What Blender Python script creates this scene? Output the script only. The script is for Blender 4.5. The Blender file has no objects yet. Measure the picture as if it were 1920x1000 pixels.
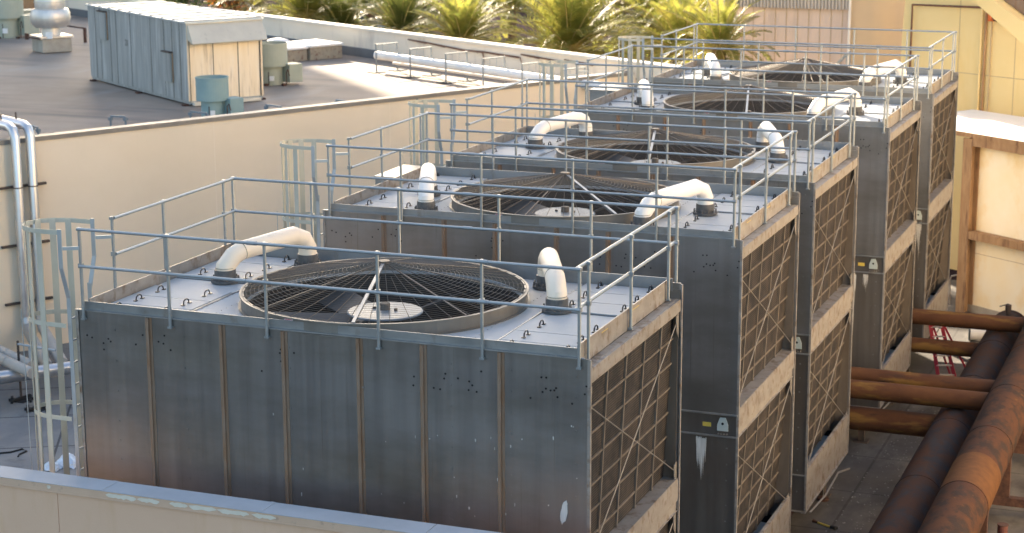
import bpy, math, random
from mathutils import Vector, Matrix
random.seed(7)
sc = bpy.context.scene
COL = bpy.data.collections.new("place"); sc.collection.children.link(COL)
G = 8.3                      # ground is z = 0; heights below are written relative to the top rail, G above it
CAM = Vector((14.341079, -21.040728, 5.02477 + G))
CR = Vector((0.93203323, 0.3623467, -0.0043497)); CU = Vector((-0.07532277, 0.20545957, 0.9757627)); CF = Vector((-0.35445808, 0.90911563, -0.2187881))
FOC = 3593.12
def ray(px, py): return CF + CR*((px-960)/FOC) - CU*((py-500)/FOC)
def onz(px, py, z):          # z relative to rail top
    d = ray(px, py); t = (z+G-CAM.z)/d.z; return CAM + d*t
def onplane(px, py, p, n):
    d = ray(px, py); t = (Vector(p)-CAM).dot(Vector(n))/d.dot(Vector(n)); return CAM + d*t
AL = math.radians(29)
WA = Vector((math.sin(AL), math.cos(AL), 0)); WB = Vector((-math.cos(AL), math.sin(AL), 0)); WN = Vector((WA.y, -WA.x, 0))
# ------------------------------------------------------------------ materials
MATS = {}
def mat(name, c1, c2=None, sc_=(1,1,1), rough=.6, rough2=None, metal=0., bump=0., c3=None, sc3=(1,1,1), t3=(.55,.65), detail=6, bscale=None, contrast=(.35,.65), transl=0, c4=None, sc4=(1,1,1), t4=(.6,.65), bdist=.02):
    m = bpy.data.materials.new(name); m.use_nodes = True; nt = m.node_tree; N = nt.nodes; L = nt.links
    b = N['Principled BSDF']; b.inputs['Metallic'].default_value = metal; b.inputs['Roughness'].default_value = rough
    b.inputs['Base Color'].default_value = (*c1, 1)
    geo = N.new('ShaderNodeNewGeometry')
    def noise(s, det=detail, off=0.):
        mp = N.new('ShaderNodeMapping'); mp.inputs['Scale'].default_value = s; mp.inputs['Location'].default_value = (off, off*1.7, off*.3)
        L.new(geo.outputs['Position'], mp.inputs['Vector'])
        n = N.new('ShaderNodeTexNoise'); n.inputs['Scale'].default_value = 1; n.inputs['Detail'].default_value = det; n.inputs['Roughness'].default_value = .6
        L.new(mp.outputs['Vector'], n.inputs['Vector']); return n.outputs['Fac']
    def ramp(f, a, c):
        r = N.new('ShaderNodeMapRange'); r.inputs['From Min'].default_value = a; r.inputs['From Max'].default_value = c; L.new(f, r.inputs['Value']); return r.outputs['Result']
    def mix(f, a, c):
        x = N.new('ShaderNodeMix'); x.data_type = 'RGBA'; L.new(f, x.inputs[0])
        if isinstance(a, tuple): x.inputs[6].default_value = (*a, 1)
        else: L.new(a, x.inputs[6])
        x.inputs[7].default_value = (*c, 1); return x.outputs[2]
    col = c1
    if c2:
        f = ramp(noise(sc_), *contrast); col = mix(f, c1, c2)
        if rough2 is not None:
            r = N.new('ShaderNodeMapRange'); r.inputs['To Min'].default_value = rough; r.inputs['To Max'].default_value = rough2; L.new(f, r.inputs['Value']); L.new(r.outputs['Result'], b.inputs['Roughness'])
    if c3: col = mix(ramp(noise(sc3, off=11.3), *t3), col, c3)
    if c4: col = mix(ramp(noise(sc4, off=27.9), *t4), col, c4)
    if not isinstance(col, tuple): L.new(col, b.inputs['Base Color'])
    if bump:
        bp = N.new('ShaderNodeBump'); bp.inputs['Strength'].default_value = bump; bp.inputs['Distance'].default_value = bdist
        L.new(noise(bscale or sc_, 4 if bdist < .03 else 0, 5.), bp.inputs['Height']); L.new(bp.outputs['Normal'], b.inputs['Normal'])
    if transl:
        t = N.new('ShaderNodeBsdfTranslucent'); ms = N.new('ShaderNodeMixShader'); ms.inputs[0].default_value = transl
        if isinstance(col, tuple): t.inputs['Color'].default_value = (*c1, 1)
        else: L.new(col, t.inputs['Color'])
        L.new(b.outputs[0], ms.inputs[1]); L.new(t.outputs[0], ms.inputs[2]); L.new(ms.outputs[0], N['Material Output'].inputs['Surface'])
    MATS[name] = m; return m
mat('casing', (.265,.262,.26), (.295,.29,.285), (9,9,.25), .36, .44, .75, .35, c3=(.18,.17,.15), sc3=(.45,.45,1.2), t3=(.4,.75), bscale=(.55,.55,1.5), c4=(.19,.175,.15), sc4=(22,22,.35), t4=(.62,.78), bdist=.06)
mat('casing_low', (.17,.155,.14), (.2,.185,.165), (9,9,.25), .4, .5, .7, .35, c3=(.14,.115,.095), sc3=(1.5,1.5,.5), t3=(.45,.8), bscale=(.55,.55,1.5), bdist=.06, c4=(.4,.39,.36), sc4=(22,22,6), t4=(.70,.76))  # browner and darker than the upper casing: reflected surroundings put into the colour
mat('rib', (.24,.145,.085), (.28,.21,.155), (14,14,3), .55, .7, .35)
mat('deck', (.36,.38,.39), (.42,.435,.44), (1.3,1.3,1.3), .55, .65, .1, .05, c3=(.36,.36,.35), sc3=(5,5,5), t3=(.62,.78), c4=(.22,.20,.18), sc4=(38,38,38), t4=(.66,.73))
mat('curb', (.26,.27,.27), (.33,.33,.32), (3,3,6), .42, .55, .65, .04, c3=(.22,.18,.14), sc3=(4,4,2), t3=(.6,.8))
mat('side_steel', (.29,.265,.235), (.38,.35,.315), (4,4,7), .5, .62, .5, .05, c3=(.20,.14,.095), sc3=(6,6,5), t3=(.52,.7), c4=(.42,.40,.37), sc4=(3,3,14), t4=(.62,.75))
mat('galv', (.29,.315,.325), (.35,.375,.38), (12,12,12), .42, .55, .65)
mat('ring', (.17,.155,.135), (.22,.205,.18), (2,2,2), .45, .6, .4, .03, c3=(.2,.165,.125), sc3=(1,1,5), t3=(.55,.75))
mat('wire', (.12,.105,.09), (.19,.155,.12), (9,9,9), .6, .7, .4)
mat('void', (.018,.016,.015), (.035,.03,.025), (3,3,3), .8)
mat('blade', (.05,.052,.055), (.09,.085,.08), (2,2,2), .45, .6, .3)
mat('hub', (.17,.21,.235), (.21,.25,.275), (3,3,3), .45)
mat('pvc', (.84,.69,.52), (.87,.74,.58), (1.5,1.5,1.5), .45, .6, 0, .02, c3=(.50,.38,.30), sc3=(2.2,2.2,3.2), t3=(.58,.8))
mat('pvc_white', (.80,.76,.69), (.84,.81,.76), (1.5,1.5,1.5), .42, .55, 0, .02, c3=(.6,.55,.47), sc3=(2,2,3), t3=(.66,.85))
mat('flange', (.075,.075,.075), (.13,.12,.11), (14,14,14), .6)
mat('black', (.012,.013,.015), None, rough=.35)
mat('louver_bar', (.12,.095,.07), (.19,.155,.12), (7,7,3), .7, .8, .1)
mat('brace', (.27,.245,.215), (.35,.32,.28), (9,9,9), .45, .5, .5)
mat('inner', (.115,.088,.064), (.18,.145,.11), (2,2,.8), .6, .7, .3)
mat('cage', (.45,.43,.345), (.51,.49,.40), (5,5,2), .6)
mat('bracket_grey', (.13,.17,.20), (.17,.21,.24), (8,8,3), .6)
mat('stile', (.38,.42,.44), (.45,.48,.49), (8,8,3), .45, .55, .5)
mat('lug', (.38,.44,.42), (.44,.49,.46), (9,9,9), .5)
mat('yellow', (.62,.46,.08), None, rough=.5)
mat('sign_white', (.75,.75,.73), None, rough=.5)
mat('sign_red', (.5,.04,.07), None, rough=.5)
mat('lime', (.50,.49,.45), (.62,.61,.57), (20,20,3), .8)
mat('primer', (.10,.028,.02), (.17,.06,.04), (5,5,5), .7)
mat('dark_steel', (.04,.036,.033), (.09,.06,.045), (6,6,3), .65)
mat('blue_paint', (.03,.09,.24), (.05,.12,.26), (5,5,5), .45)
mat('stucco', (.78,.65,.475), (.82,.69,.515), (.35,.35,.5), .9, bump=.15, bscale=(30,30,30), c3=(.77,.65,.475), sc3=(1.2,1.2,.5), t3=(.5,.8), c4=(.72,.60,.44), sc4=(9,9,.35), t4=(.66,.82))
mat('stucco_front', (.64,.425,.285), (.68,.46,.31), (.6,.6,.9), .9, bump=.2, bscale=(45,45,45), c3=(.61,.395,.24), sc3=(3,3,.8), t3=(.55,.8))
mat('fascia', (.55,.38,.26), (.6,.42,.29), (2,2,2), .8, c3=(.33,.24,.18), sc3=(6,6,8), t3=(.6,.75))
mat('peeled', (.62,.57,.46), (.68,.63,.52), (9,9,9), .85)
mat('coping', (.34,.36,.38), (.40,.42,.44), (1.6,1.6,1.6), .7, .8, 0, c3=(.33,.36,.4), sc3=(.5,6,6), t3=(.6,.75))
mat('coping_grey', (.20,.19,.17), (.27,.25,.22), (2,2,2), .5, .6, .3)
mat('parapet_paint', (.86,.73,.55), (.88,.76,.60), (.4,.4,.8), .9, bump=.1, bscale=(20,20,20), c3=(.6,.5,.4), sc3=(1.6,1.6,.4), t3=(.55,.8))
mat('parapet_cap', (.74,.66,.54), (.78,.71,.6), (1,1,1), .8)
mat('torn', (.13,.065,.04), (.2,.11,.07), (5,5,5), .9)
mat('roof_membrane', (.25,.195,.15), (.33,.265,.205), (.3,.3,.3), .85, bump=.25, bscale=(12,12,12), c3=(.16,.135,.115), sc3=(.12,.9,1), t3=(.5,.72), c4=(.33,.29,.25), sc4=(.6,.15,1), t4=(.58,.8))
mat('flashing', (.12,.125,.13), (.18,.18,.175), (1,1,1), .8)
mat('ahu', (.25,.275,.275), (.35,.375,.37), (5,5,.4), .5, .65, .35, .05, c3=(.46,.49,.49), sc3=(7,7,.5), t3=(.52,.68), c4=(.2,.2,.16), sc4=(9,9,.8), t4=(.64,.78))
mat('ahu_end_bounce', (.74,.62,.44), (.82,.71,.54), (5,5,.5), .55, .65, .25, .05, c3=(.78,.72,.62), sc3=(6,6,.5), t3=(.56,.72), c4=(.50,.41,.30), sc4=(8,8,.6), t4=(.54,.68))  # warmer and paler than the body: light bounced off the roof, painted in
mat('ahu_roof', (.40,.46,.50), (.50,.56,.59), (3,3,3), .38, .5, .4, c3=(.5,.52,.5), sc3=(2,9,2), t3=(.6,.8))
mat('hood', (.52,.49,.41), (.58,.55,.46), (2,2,2), .5, .6, .3, c3=(.36,.34,.29), sc3=(3,3,1), t3=(.6,.75))
mat('seam', (.07,.07,.06), None, rough=.8)
mat('teal', (.20,.31,.315), (.245,.35,.345), (2,2,2), .5, .6, 0, c3=(.3,.36,.33), sc3=(4,4,2), t3=(.6,.8))
mat('sage', (.33,.365,.29), (.38,.40,.32), (2,2,2), .5, .6, 0)
mat('alu', (.55,.53,.50), (.68,.65,.60), (3,3,2), .38, .5, .7, .05)
mat('concrete', (.34,.30,.24), (.42,.38,.31), (3,3,3), .9, bump=.2, bscale=(20,20,20), c3=(.22,.18,.14), sc3=(2,2,2), t3=(.6,.75))
mat('rust_dark', (.05,.022,.015), (.11,.05,.03), (8,8,8), .8)
mat('white_box', (.78,.74,.68), (.82,.79,.74), (3,3,3), .6)
mat('box_side', (.26,.22,.17), (.34,.30,.22), (6,6,3), .8, c3=(.16,.08,.05), sc3=(7,7,7), t3=(.55,.68))
mat('jacket', (.52,.53,.54), (.6,.6,.6), (3,3,3), .3, .4, .85, .02, bscale=(3,3,3))
mat('jacket_dull', (.42,.42,.41), (.5,.5,.48), (2,2,2), .4, .5, .6)
mat('beige_pipe', (.42,.39,.34), (.5,.46,.4), (2,2,2), .6)
mat('foil', (.6,.66,.72), (.75,.78,.8), (20,20,20), .3, .4, .6, .6)
mat('rust', (.070,.031,.018), (.095,.044,.024), (2.4,1.6,2.4), .72, .85, .1, .18, c3=(.042,.028,.022), sc3=(3.4,2.1,3.6), t3=(.46,.6), c4=(.14,.065,.024), sc4=(6.5,4.,6.5), t4=(.62,.76), bscale=(22,22,22))
mat('rust_gray', (.058,.030,.020), (.082,.040,.025), (2.4,1.6,2.4), .7, .85, .15, .18, c3=(.042,.038,.040), sc3=(3.6,2.2,3.6), t3=(.45,.62), c4=(.08,.05,.034), sc4=(6,3.,6), t4=(.62,.76), bscale=(22,22,22))
mat('rust_brown', (.08,.036,.02), (.12,.056,.027), (1.3,3,3), .62, .8, .15, .12, c3=(.17,.095,.03), sc3=(.9,4,4), t3=(.54,.64), c4=(.055,.032,.024), sc4=(1.2,5,5), t4=(.58,.7))
mat('weld_band', (.11,.048,.020), (.15,.068,.026), (5,5,5), .75)
mat('panel_wall', (.90,.76,.50), (.92,.82,.62), (.9,.9,.7), .55, .7, 0, c3=(.85,.62,.28), sc3=(1.3,1.3,.8), t3=(.52,.75))
mat('beam_rust', (.28,.16,.075), (.38,.23,.115), (5,5,1.5), .75, c3=(.16,.08,.04), sc3=(7,7,1), t3=(.55,.7))
mat('white_roof', (.82,.80,.76), (.85,.83,.8), (2,2,2), .7)
mat('yellow_wall', (.74,.56,.25), (.78,.60,.29), (.3,.3,.6), .85, bump=.06, bscale=(20,20,20), c3=(.72,.51,.19), sc3=(1.5,1.5,.3), t3=(.55,.85))
mat('tan_wall', (.56,.42,.27), (.60,.46,.30), (.3,.3,.4), .85)
mat('ribbed_wall', (.66,.52,.42), (.70,.56,.46), (.5,.5,.5), .85, c3=(.52,.42,.34), sc3=(2,2,.3), t3=(.55,.8))
mat('corrug', (.52,.47,.42), (.6,.54,.48), (3,3,.6), .5, .6, .2)
mat('line', (.46,.34,.20), None, rough=.9)
mat('pipe_brown', (.10,.04,.022), (.16,.07,.035), (8,8,8), .6)
mat('orange', (.55,.12,.02), None, rough=.5)
mat('ladder_red', (.30,.012,.03), (.36,.03,.045), (6,6,6), .45)
mat('green_steel', (.10,.14,.11), (.14,.18,.14), (9,9,9), .6)
mat('trunk', (.16,.09,.05), (.26,.16,.09), (6,6,14), .95, bump=.6, bscale=(9,9,20))
mat('frond', (.17,.20,.04), (.30,.28,.06), (1.6,1.6,1.6), .5, .6, 0, transl=.6, c3=(.42,.34,.08), sc3=(3,3,3), t3=(.55,.8))
mat('frond_dark', (.10,.13,.03), (.18,.18,.045), (1.6,1.6,1.6), .45, .6, 0, transl=.5, c3=(.33,.25,.06), sc3=(3,3,3), t3=(.6,.8))
mat('leaf', (.05,.085,.022), (.10,.125,.03), (1.2,1.2,1.2), .5, .6, 0, transl=.3)
mat('leaf_orange', (.38,.15,.03), (.26,.13,.03), (3,3,3), .6, transl=.35)
mat('stalk', (.42,.36,.12), (.35,.27,.1), (5,5,5), .5)
mat('car_white', (.7,.72,.74), None, rough=.25)
mat('car_blue', (.1,.18,.4), None, rough=.25)
mat('car_glass', (.02,.025,.03), None, rough=.08)
mat('rubber', (.02,.02,.02), None, rough=.8)
mat('bounce_cream', (.82,.69,.50), (.84,.71,.53), (.3,.3,.3), .8)  # only for the added block that bounces sunlight
mat('water', (.012,.02,.028), None, rough=.06)
# screens with a fine horizontal mesh pattern
def screen_mat():
    m = mat('louver', (.018,.013,.010), (.052,.038,.028), (2.9,2.9,2.9), .8, contrast=(.42,.58), c3=(.07,.05,.036), sc3=(5,5,1.1), t3=(.56,.78), c4=(.022,.016,.012), sc4=(3,3,2), t4=(.6,.72))
    nt = m.node_tree; N = nt.nodes; L = nt.links; b = N['Principled BSDF']
    g = N.new('ShaderNodeNewGeometry'); w = N.new('ShaderNodeTexWave'); w.bands_direction = 'Z'; w.inputs['Scale'].default_value = 9.; w.inputs['Distortion'].default_value = .35
    L.new(g.outputs['Position'], w.inputs['Vector'])
    mx = N.new('ShaderNodeMix'); mx.data_type = 'RGBA'; mx.blend_type = 'MULTIPLY'; mx.inputs[0].default_value = .45
    src = b.inputs['Base Color'].links[0].from_socket
    L.new(src, mx.inputs[6]); L.new(w.outputs['Color'], mx.inputs[7]); L.new(mx.outputs[2], b.inputs['Base Color'])
    bp = N.new('ShaderNodeBump'); bp.inputs['Strength'].default_value = .6; bp.inputs['Distance'].default_value = .02
    L.new(w.outputs['Fac'], bp.inputs['Height']); L.new(bp.outputs['Normal'], b.inputs['Normal'])
screen_mat()
def slab_mat(name, c1, c2, cj, size, rot, c3, tint=(.5,.7)):
    m = mat(name, c1, c2, (.5,.5,.5), .9, bump=.3, bscale=(9,9,9), c3=c3, sc3=(.8,.35,1), t3=tint, c4=tuple(x*.5 for x in c1), sc4=(1.3,1.3,1), t4=(.58,.8))
    nt = m.node_tree; N = nt.nodes; L = nt.links; b = N['Principled BSDF']
    g = N.new('ShaderNodeNewGeometry'); mp = N.new('ShaderNodeMapping'); mp.inputs['Rotation'].default_value = (0,0,rot); L.new(g.outputs['Position'], mp.inputs['Vector'])
    br = N.new('ShaderNodeTexBrick'); br.offset = 0; br.inputs['Scale'].default_value = 1/size; br.inputs['Brick Width'].default_value = 1; br.inputs['Row Height'].default_value = 1; br.inputs['Mortar Size'].default_value = .012
    br.inputs['Color1'].default_value = br.inputs['Color2'].default_value = (1,1,1,1); br.inputs['Mortar'].default_value = (*cj,1)
    L.new(mp.outputs['Vector'], br.inputs['Vector'])
    mx = N.new('ShaderNodeMix'); mx.data_type = 'RGBA'; mx.blend_type = 'MULTIPLY'; mx.inputs[0].default_value = 1
    src = b.inputs['Base Color'].links[0].from_socket
    L.new(src, mx.inputs[6]); L.new(br.outputs['Color'], mx.inputs[7]); L.new(mx.outputs[2], b.inputs['Base Color'])
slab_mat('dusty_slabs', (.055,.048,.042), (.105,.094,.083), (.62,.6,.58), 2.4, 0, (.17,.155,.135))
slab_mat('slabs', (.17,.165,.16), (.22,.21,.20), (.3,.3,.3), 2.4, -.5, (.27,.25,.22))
mat('asphalt', (.030,.021,.026), (.045,.034,.036), (.2,.2,.2), 1.)
MATS['asphalt'].node_tree.nodes['Principled BSDF'].inputs['IOR'].default_value = 1.02
# ------------------------------------------------------------------ mesh building
class MB:
    def __init__(s): s.v = []; s.f = []
    def box(s, x0, x1, y0, y1, z0, z1):
        b = len(s.v); s.v += [(x,y,z) for z in (z0,z1) for y in (y0,y1) for x in (x0,x1)]
        s.f += [tuple(b+i for i in q) for q in ((0,2,3,1),(4,5,7,6),(0,1,5,4),(2,6,7,3),(0,4,6,2),(1,3,7,5))]; return s
    def obox(s, c, ax, ay, hx, hy, hz):      # centre, two unit axes, half sizes
        c = Vector(c); ax = Vector(ax).normalized(); ay = Vector(ay).normalized(); az = ax.cross(ay)
        b = len(s.v); s.v += [tuple(c+ax*(hx*i)+ay*(hy*j)+az*(hz*k)) for k in (-1,1) for j in (-1,1) for i in (-1,1)]
        s.f += [tuple(b+i for i in q) for q in ((0,2,3,1),(4,5,7,6),(0,1,5,4),(2,6,7,3),(0,4,6,2),(1,3,7,5))]; return s
    def bar(s, p, q, w, h, up=(0,0,1)):
        p = Vector(p); q = Vector(q); a = (q-p); l = a.length; a /= l; up = Vector(up)
        if abs(a.dot(up)) > .99: up = Vector((1,0,0))
        side = a.cross(up).normalized(); return s.obox((p+q)/2, a, side, l/2, w/2, h/2)
    def tube(s, pts, r, n=12, cap=True, r2=None):
        pts = [Vector(p) for p in pts]; rings = []; prev = None
        for i, p in enumerate(pts):
            a = (pts[min(i+1,len(pts)-1)]-pts[max(i-1,0)]).normalized()
            if prev is None:
                u = a.cross(Vector((0,0,1)));  u = u if u.length > 1e-3 else Vector((1,0,0)); u.normalize()
            else:
                u = prev-a*prev.dot(a); u.normalize()
            prev = u; w = a.cross(u); rr = r if r2 is None else r+(r2-r)*i/(len(pts)-1)
            if 0 < i < len(pts)-1:
                d1 = (p-pts[i-1]).normalized(); d2 = (pts[i+1]-p).normalized(); k = 1/max(.5, math.sqrt((1+d1.dot(d2))/2))
            else: k = 1
            b = len(s.v)
            for j in range(n):
                t = 2*math.pi*j/n; s.v.append(tuple(p+(u*math.cos(t)+w*math.sin(t))*rr))
            rings.append(b)
        for i in range(len(rings)-1):
            for j in range(n): s.f.append((rings[i]+j, rings[i]+(j+1)%n, rings[i+1]+(j+1)%n, rings[i+1]+j))
        if cap: s.f.append(tuple(rings[0]+j for j in reversed(range(n)))); s.f.append(tuple(rings[-1]+j for j in range(n)))
        return s
    def cyl(s, x, y, z0, z1, r, n=20, r2=None): return s.tube([(x,y,z0),(x,y,z1)], r, n, True, r2)
    def prism(s, poly, off):                  # polygon of 3d points, extruded by off
        off = Vector(off); n = len(poly); b = len(s.v); P = [Vector(p) for p in poly]
        s.v += [tuple(p) for p in P]+[tuple(p+off) for p in P]
        s.f.append(tuple(b+i for i in range(n))); s.f.append(tuple(b+n+i for i in reversed(range(n))))
        for i in range(n): s.f.append((b+i, b+n+i, b+n+(i+1)%n, b+(i+1)%n))
        return s
    def ringwall(s, x, y, z0, z1, r, t, n=72):
        for i in range(n):
            a0 = 2*math.pi*i/n; a1 = 2*math.pi*(i+1)/n; b = len(s.v)
            for a in (a0,a1):
                for rr in (r-t, r):
                    for z in (z0,z1): s.v.append((x+rr*math.cos(a), y+rr*math.sin(a), z))
            s.f += [(b+2,b+6,b+7,b+3),(b+4,b,b+1,b+5),(b+3,b+7,b+5,b+1),(b+2,b,b+4,b+6)]
        return s
    def lathe(s, x, y, prof, n=28):           # prof: (r, z) list
        b = len(s.v)
        for r, z in prof:
            for j in range(n): t = 2*math.pi*j/n; s.v.append((x+r*math.cos(t), y+r*math.sin(t), z))
        for i in range(len(prof)-1):
            for j in range(n): s.f.append((b+i*n+j, b+i*n+(j+1)%n, b+(i+1)*n+(j+1)%n, b+(i+1)*n+j))
        s.f.append(tuple(b+(len(prof)-1)*n+j for j in range(n))); return s
    def build(s, name, m, parent=None, smooth=False, bevel=0):
        me = bpy.data.meshes.new(name); me.from_pydata(s.v, [], s.f); me.materials.append(MATS[m]); me.validate(); me.update()
        if smooth:
            for p in me.polygons: p.use_smooth = True
            try: me.set_sharp_from_angle(angle=math.radians(35))
            except Exception: pass
        o = bpy.data.objects.new(name, me); COL.objects.link(o)
        if parent: o.parent = parent
        if bevel:
            md = o.modifiers.new('bevel', 'BEVEL'); md.width = bevel; md.segments = 2; md.limit_method = 'ANGLE'
        return o
def multi(name, parts, parent=None, smooth=False):
    """one mesh out of several shapes, each with its own material"""
    V=[];F=[];I=[];ms=[]
    for mb, m in parts:
        if m not in ms: ms.append(m)
        b=len(V); V+=mb.v; F+=[tuple(b+i for i in f) for f in mb.f]; I+=[ms.index(m)]*len(mb.f)
    me = bpy.data.meshes.new(name); me.from_pydata(V, [], F)
    for m in ms: me.materials.append(MATS[m])
    me.polygons.foreach_set('material_index', I)
    if smooth:
        for p in me.polygons: p.use_smooth = True
        try: me.set_sharp_from_angle(angle=math.radians(35))
        except Exception: pass
    me.update(); o = bpy.data.objects.new(name, me); COL.objects.link(o)
    if parent: o.parent = parent
    return o
def tag(o, label, cat=None, group=None):
    if cat: o['category'] = cat
    if label: o['label'] = label
    if group: o['group'] = group
    return o
def thing(name, loc, label, cat, group=None, rz=0):
    o = bpy.data.objects.new(name, None); o.empty_display_size = .2; COL.objects.link(o); o.location = loc; o.rotation_euler.z = rz
    return tag(o, label, cat, group)
def struct(o): o['kind'] = 'structure'; return o
def copy_tree(o, parent=None):
    c = o.copy(); COL.objects.link(c); c.parent = parent
    for ch in KIDS.get(o.name, []): copy_tree(ch, c)
    return c
def kids(o):
    KIDS.clear()
    for x in COL.objects:
        if x.parent: KIDS.setdefault(x.parent.name, []).append(x)
KIDS = {}
def text(name, body, size, m, parent, loc, rot, ext=.002):
    cu = bpy.data.curves.new(name, 'FONT'); cu.body = body; cu.size = size; cu.extrude = ext; cu.align_x = 'CENTER'; cu.align_y = 'CENTER'
    cu.materials.append(MATS[m]); o = bpy.data.objects.new(name, cu); COL.objects.link(o); o.parent = parent; o.location = loc; o.rotation_euler = rot
    bpy.context.view_layer.update()
    me = bpy.data.meshes.new_from_object(o); n = bpy.data.objects.new(name, me); COL.objects.link(n); n.parent = parent; n.location = loc; n.rotation_euler = rot
    bpy.data.objects.remove(o); n.name = name; return n

for k_ in ('rust','rust_gray','rust_brown','weld_band'):
    b_ = MATS[k_].node_tree.nodes['Principled BSDF']; b_.inputs['IOR'].default_value = 1.2; b_.inputs['Metallic'].default_value = 0
MATS['deck'].node_tree.nodes['Principled BSDF'].inputs['IOR'].default_value = 1.15; MATS['deck'].node_tree.nodes['Principled BSDF'].inputs['Metallic'].default_value = 0
# ------------------------------------------------------------------ cooling towers
TY = [0, 7.4169, 12.7776, 19.9377, 25.8296]; TX = [0, -.0476, -.083, -.0369, -.0533]
CX, CY = 3.5, 1.99
def make_tower():
    T = thing('cooling_tower', (0,0,0), '', 'cooling tower')
    m = MB()
    for z0, z1 in ((-3.95,-1.12),):
        m.box(-.14,7.12,.035,.06, z0+G, z1+G); m.box(-.14,7.12,3.93,3.96, z0+G, z1+G)
    m.box(-.14,-.1,.062,3.928,-3.95+G,-1.28+G)
    m.box(6.9,7.12,3.932,3.958,-1.118+G,-1.03+G); m.box(-.14,.1,3.932,3.958,-1.118+G,-1.03+G)
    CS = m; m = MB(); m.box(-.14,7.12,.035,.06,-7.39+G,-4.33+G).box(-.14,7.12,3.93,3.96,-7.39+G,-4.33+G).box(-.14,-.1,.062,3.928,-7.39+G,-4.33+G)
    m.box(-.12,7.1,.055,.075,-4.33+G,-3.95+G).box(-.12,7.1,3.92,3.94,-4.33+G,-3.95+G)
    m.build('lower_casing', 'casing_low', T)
    m = MB()
    for z in (-3.965,-4.33,-6.69): m.box(-.14,7.12,-.005,.034,z+G-.012,z+G+.012)
    m.box(-.145,-.10,.022,.034,-7.39+G,-1.13+G)
    m.build('joint_flange', 'curb', T)
    for x in (.97,2.07,2.975,4.04,4.92,5.96):
        r = MB().box(x-.022,x+.022,.0,.034,-3.94+G,-1.135+G).box(x-.022,x+.022,.0,.034,-7.38+G,-4.35+G).box(x+.023,x+.06,.028,.034,-3.94+G,-1.135+G).build('rib', 'rib', T)
    # rivets and bolt holes
    m = MB(); rd = random.Random(3)
    for x in (.45,.93,1.5,2.03,3.05,4.1,4.87,5.3,6.1,6.95):
        z = -1.35
        while z > -7.3:
            if not (-4.4 < z < -3.9): m.box(x-.010+rd.uniform(-.01,.01),x+.012,.026,.034,z+G-.011,z+G+.011)
            z -= rd.choice((.27,.27,.42))
    RV = m
    m = MB()
    for c in (.25,1.0,2.9,4.95,5.6,6.35,6.85):
        for k in range(6):
            x = c+rd.uniform(-.3,.3); z = -1.35-rd.random()*.35; m.tube([(x,.034,z+G),(x,.030,z+G)], .014, 6)
    multi('casing', [(CS,'casing'),(RV,'casing'),(m,'black')], T)
    # corner angles, right and left
    for x in (7.1,-.14):
        for y in (.02,3.93):
            MB().box(x,x+.04,y-.0,y+.042,-7.39+G,-1.05+G if y > 1 else -1.13+G).build('corner_angle', 'side_steel', T)
    # deck with a round opening
    m = MB(); n = 96; R = 1.9; X0,X1,Y0,Y1 = .06,6.94,.075,3.92
    for i in range(n):
        q = []
        for j in (i,i+1):
            a = 2*math.pi*j/n; c,s_ = math.cos(a), math.sin(a)
            t = min([(X1-CX)/c if c>1e-6 else 1e9, (X0-CX)/c if c<-1e-6 else 1e9, (Y1-CY)/s_ if s_>1e-6 else 1e9, (Y0-CY)/s_ if s_<-1e-6 else 1e9])
            q.append(((CX+R*c,CY+R*s_),(CX+t*c,CY+t*s_)))
        b = len(m.v)
        for z in (-1.15,-1.19):
            m.v += [(*q[0][0],z+G),(*q[0][1],z+G),(*q[1][1],z+G),(*q[1][0],z+G)]
        m.f += [(b,b+1,b+2,b+3),(b+7,b+6,b+5,b+4),(b+1,b+5,b+6,b+2),(b+3,b+7,b+4,b)]
    for x,y in ((X0,Y0),(X1,Y0),(X0,Y1),(X1,Y1)):   # corners the fan of quads leaves out
        sx = 1 if x<CX else -1; sy = 1 if y<CY else -1
        m.box(min(x,x+sx*.9),max(x,x+sx*.9),min(y,y+sy*.25),max(y,y+sy*.25),-1.195+G,-1.153+G)
    DK = m
    rows = [(.10,.57,.32),(.59,1.075,.83),(1.095,1.68,1.39),(2.27,2.825,2.55),(2.845,3.395,3.11),(3.415,3.88,3.73)]
    for sx in (0,1):
        for y0,y1,yh in rows:
            xa,xb = (.08,1.30) if not sx else (5.75,6.92)
            P_ = MB().box(xa,xb,y0,y1,-1.145+G,-1.128+G).build('access_panel', 'deck', T)
            for xh in ((.34,1.08) if not sx else (6.0,6.74)):
                h = MB().tube([(xh,yh-.075,-1.125+G),(xh,yh-.06,-1.075+G),(xh,yh-.02,-1.055+G),(xh,yh+.02,-1.055+G),(xh,yh+.06,-1.075+G),(xh,yh+.075,-1.125+G)], .011, 6)
                h.box(xh-.022,xh+.022,yh-.11,yh-.06,-1.128+G,-1.115+G).box(xh-.022,xh+.022,yh+.06,yh+.11,-1.128+G,-1.115+G)
                h.build('handle', 'black', P_)
    m = MB()
    for x in (1.36,5.69,1.66,5.39):
        for k in range(26): m.box(x-.006,x+.006,.2+k*.14,.212+k*.14,-1.15+G,-1.143+G)
    for x in (1.33,5.72): m.box(x-.008,x+.008,.1,3.88,-1.15+G,-1.136+G)
    m2 = MB()
    for xa,xb in ((.08,1.30),(5.75,6.92)):
        for y in (.58,1.085,1.69,2.26,2.835,3.405): m2.box(xa,xb,y-.012,y+.012,-1.15+G,-1.147+G)
    multi('deck', [(DK,'deck'),(m,'curb'),(m2,'seam')], T)
    # toe boards
    MB().box(-.05,7.0,.062,.074,-1.12+G,-1.0+G).box(-.14,7.06,.012,.06,-1.125+G,-1.108+G).build('toe_board', 'curb', T)
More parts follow.
